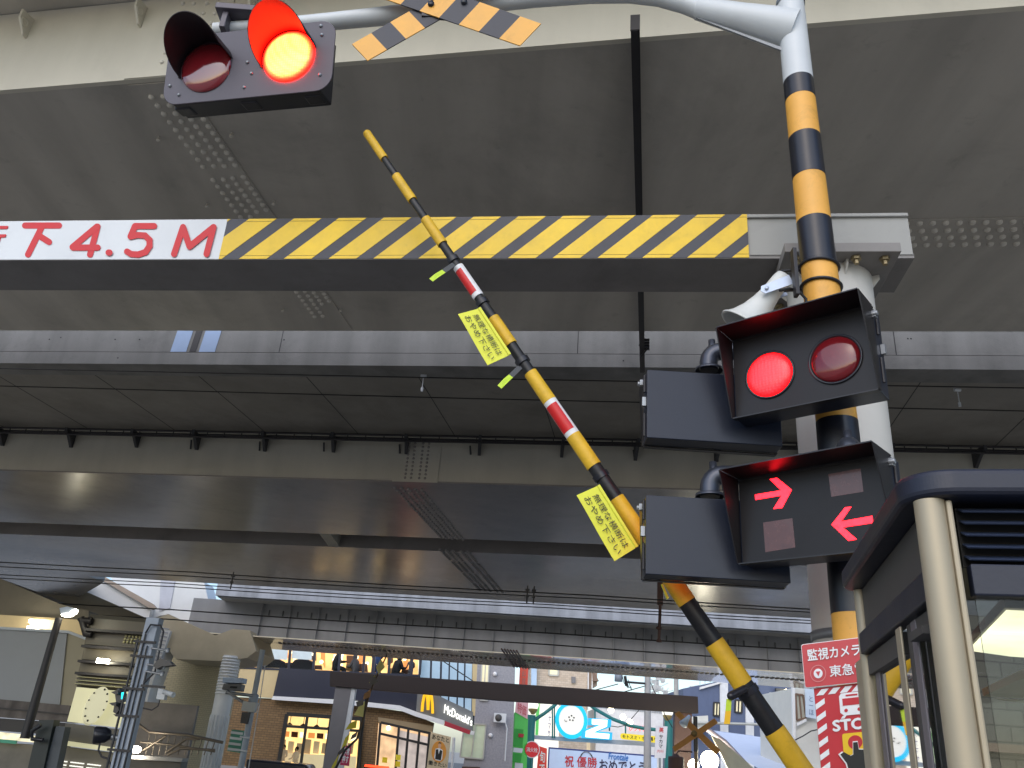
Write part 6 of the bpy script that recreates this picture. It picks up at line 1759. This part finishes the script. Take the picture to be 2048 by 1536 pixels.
q = qpx((1309, 1516), (1331, 1516), (1335, 1453), (1312, 1451), 55)
m = MB(); slab(m, q, .06); p_ = m.build('panel', M('name_white', S(222, 220, 224), .5), vs_); txt('英', q, REDL, p_, (.28, .8, .68, .95), .03, .01); txt('サ\nカ\nマ', q, INK, p_, (.32, .3, .66, .72), .02, .01); txt('内科', q, M('pink_red', None), p_, (.2, .16, .8, .26), .0, .01)
m = MB(); m.tube([q(.5, 0, -.05), V((q(.5, 0).x, q(.5, 0).y + .05, 0))], .06, 6); m.build('post', STEEL, vs_)
# right side: blue building, white house, canopy
bb = thing('blue_building', at(1470, 1430, 80), 'blue grey clad building with white pillars and small windows behind the crossbuck', 'building')
pp('wall', [(1366, 1377), (1444, 1361), (1580, 1340), (1592, 1400), (1592, 1600), (1366, 1600)], 80, 9, BLUEB, bb)
for a, b in ((1440, 1456), (1491, 1507)): pp('pillar', [(a, 1352), (b, 1352), (b + 2, 1600), (a + 2, 1600)], 79.8, .3, M('pillar_white', S(214, 216, 220), .6), bb)
pp('roof_edge', [(1400, 1374), (1444, 1362), (1444, 1366), (1400, 1379)], 79.7, .3, WHT, bb)
window(bb, [(1427, 1431), (1439, 1432), (1440, 1406), (1428, 1405)], 80, PANEY, .1, DSTEEL, 1); window(bb, [(1470, 1424), (1483, 1426), (1484, 1401), (1471, 1400)], 80, PANEY, .1, DSTEEL, 1); window(bb, [(1524, 1410), (1530, 1410), (1530, 1392), (1524, 1392)], 80, PANEY, .06, DSTEEL, 0)
pp('dark_wing', [(1552, 1376), (1586, 1380), (1592, 1490), (1580, 1490), (1560, 1440)], 79.5, .4, M('dark_wing', S(58, 62, 70), .7), bb)
window(bb, [(1563, 1411), (1581, 1413), (1582, 1393), (1564, 1391)], 79.4, PANEY, .08, ALU, 0)
for px in ((1573, 1384), (1579, 1467)):
    m = MB(); m.sphere(at(*px, 78.8), .24, 10, 8); m.build('wall_lamp', E('bulb_warm', None, 1), bb)
pp('white_gable', [(1366, 1434), (1416, 1431), (1417, 1460), (1366, 1466)], 79.0, .4, WHITEB, bb)
m = MB(); m.tube([at(1366, 1446, 78.7), at(1416, 1446, 78.7), at(1530, 1449, 78.7)], .12, 6); m.build('rail', ALU, bb)
m = MB(); m.tube([at(1400, 1357, 79.5), at(1445, 1346, 79.5)], .05, 5)
for k in range(5): m.tube([at(1400 + 10 * k, 1357 - 2.4 * k, 79.5), at(1400 + 10 * k, 1372 - 2.4 * k, 79.5)], .04, 4)
m.build('roof_railing', ALU, bb)
pp('roof_unit', [(1382, 1372), (1400, 1370), (1400, 1384), (1382, 1386)], 82, .8, WHITEB, bb)
bl_s = thing('blank_sign', at(1566, 1427, 70), 'blank pale projecting sign board at the right of the blue building', 'sign')
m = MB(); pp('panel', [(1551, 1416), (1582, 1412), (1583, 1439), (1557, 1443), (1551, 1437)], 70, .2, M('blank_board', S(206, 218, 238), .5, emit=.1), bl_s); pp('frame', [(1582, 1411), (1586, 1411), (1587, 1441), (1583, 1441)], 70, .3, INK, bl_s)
wh = thing('white_house', at(1610, 1450, 46), 'cream white house with brown window behind the red stop sign', 'house')
pp('wall', [(1586, 1376), (1720, 1382), (1720, 1600), (1594, 1600), (1592, 1480)], 46, 6, WHITEB, wh)
pp('corner_board', [(1584, 1374), (1590, 1375), (1594, 1600), (1589, 1600)], 45.9, .15, WHT, wh)
window(wh, [(1594, 1440), (1612, 1436), (1606, 1390), (1591, 1388)], 46, M('house_pane', S(190, 190, 176), .1), .06, M('frame_brown', S(120, 96, 80), .6), 1)
pp('sill', [(1594, 1446), (1612, 1437), (1614, 1442), (1595, 1452)], 45.8, .3, WHT, wh)
q = qpx((1612, 1434), (1634, 1438), (1633, 1380), (1610, 1376), 45.7); m = MB(); slab(m, q, .06); m.build('nameplate', M('plate_blue', S(206, 220, 234), .5), wh); txt('と\nー\nほ', q, M('plate_ink', S(120, 140, 170), .6), wh, (.3, .1, .7, .75), .01, .01)
m = MB(); m.tube([at(1590, 1480, 45.5), at(1606, 1472, 45.5), at(1622, 1462, 45.5), at(1650, 1456, 45.5)], .03, 5); m.build('cable', WIRE, wh)
cp_ = thing('shop_canopy', at(1550, 1500, 44), 'large white vaulted awning at the foot of the blue building, behind the barrier arm', 'awning')
m = MB(); K = 10; rows = []
for k in range(K + 1):
    t_ = k / K; x0_ = 1414 + (1545 - 1414) * t_ * 1.0; y0_ = 1461 + 92 * t_ ** .8
    x1_ = 1655; y1_ = 1490 + 62 * t_
    rows.append((at(x0_, y0_, 60 - 18 * t_), at(x1_, y1_, 60 - 18 * t_)))
for (a, b), (c, d) in zip(rows, rows[1:]): m.add([a, b, d, c], [(0, 1, 2, 3)], True)
m.build('vault', M('awning_white', S(214, 222, 238), .6, var=.04), cp_)
pp('front_edge', [(1424, 1472), (1440, 1478), (1512, 1540), (1500, 1600), (1456, 1536)], 41.5, .2, M('awning_cream', S(206, 206, 190), .6), cp_)
m = MB(); m.tube([at(1414, 1458, 43), at(1450, 1484, 43), at(1512, 1550, 43)], .12, 8); m.build('edge_pipe', M('awning_mauve', S(168, 158, 170), .6), cp_)
pp('upper_fascia', [(1414, 1459), (1504, 1471), (1530, 1478), (1420, 1470)], 61, .3, M('awning_blue', S(190, 204, 232), .6), cp_)
# kiosk wall seen through the booth
kw = thing('tile_wall', (3.6, 5.6, 0), 'low grey tiled wall seen through the phone booth glass', 'wall')
m = MB(); m.box((4.4, 5.9, 1.35), (3.8, .25, 2.7)); m.build('tiles', brick_mat('grey_tile', S(86, 82, 72), S(78, 74, 66), S(56, 50, 44), 2.5, .5, .25), kw)
m = MB(); m.box((4.4, 5.72, 1.86), (3.4, .06, .05)); m.build('ledge', M('ledge_brown', S(110, 90, 74), .7), kw)
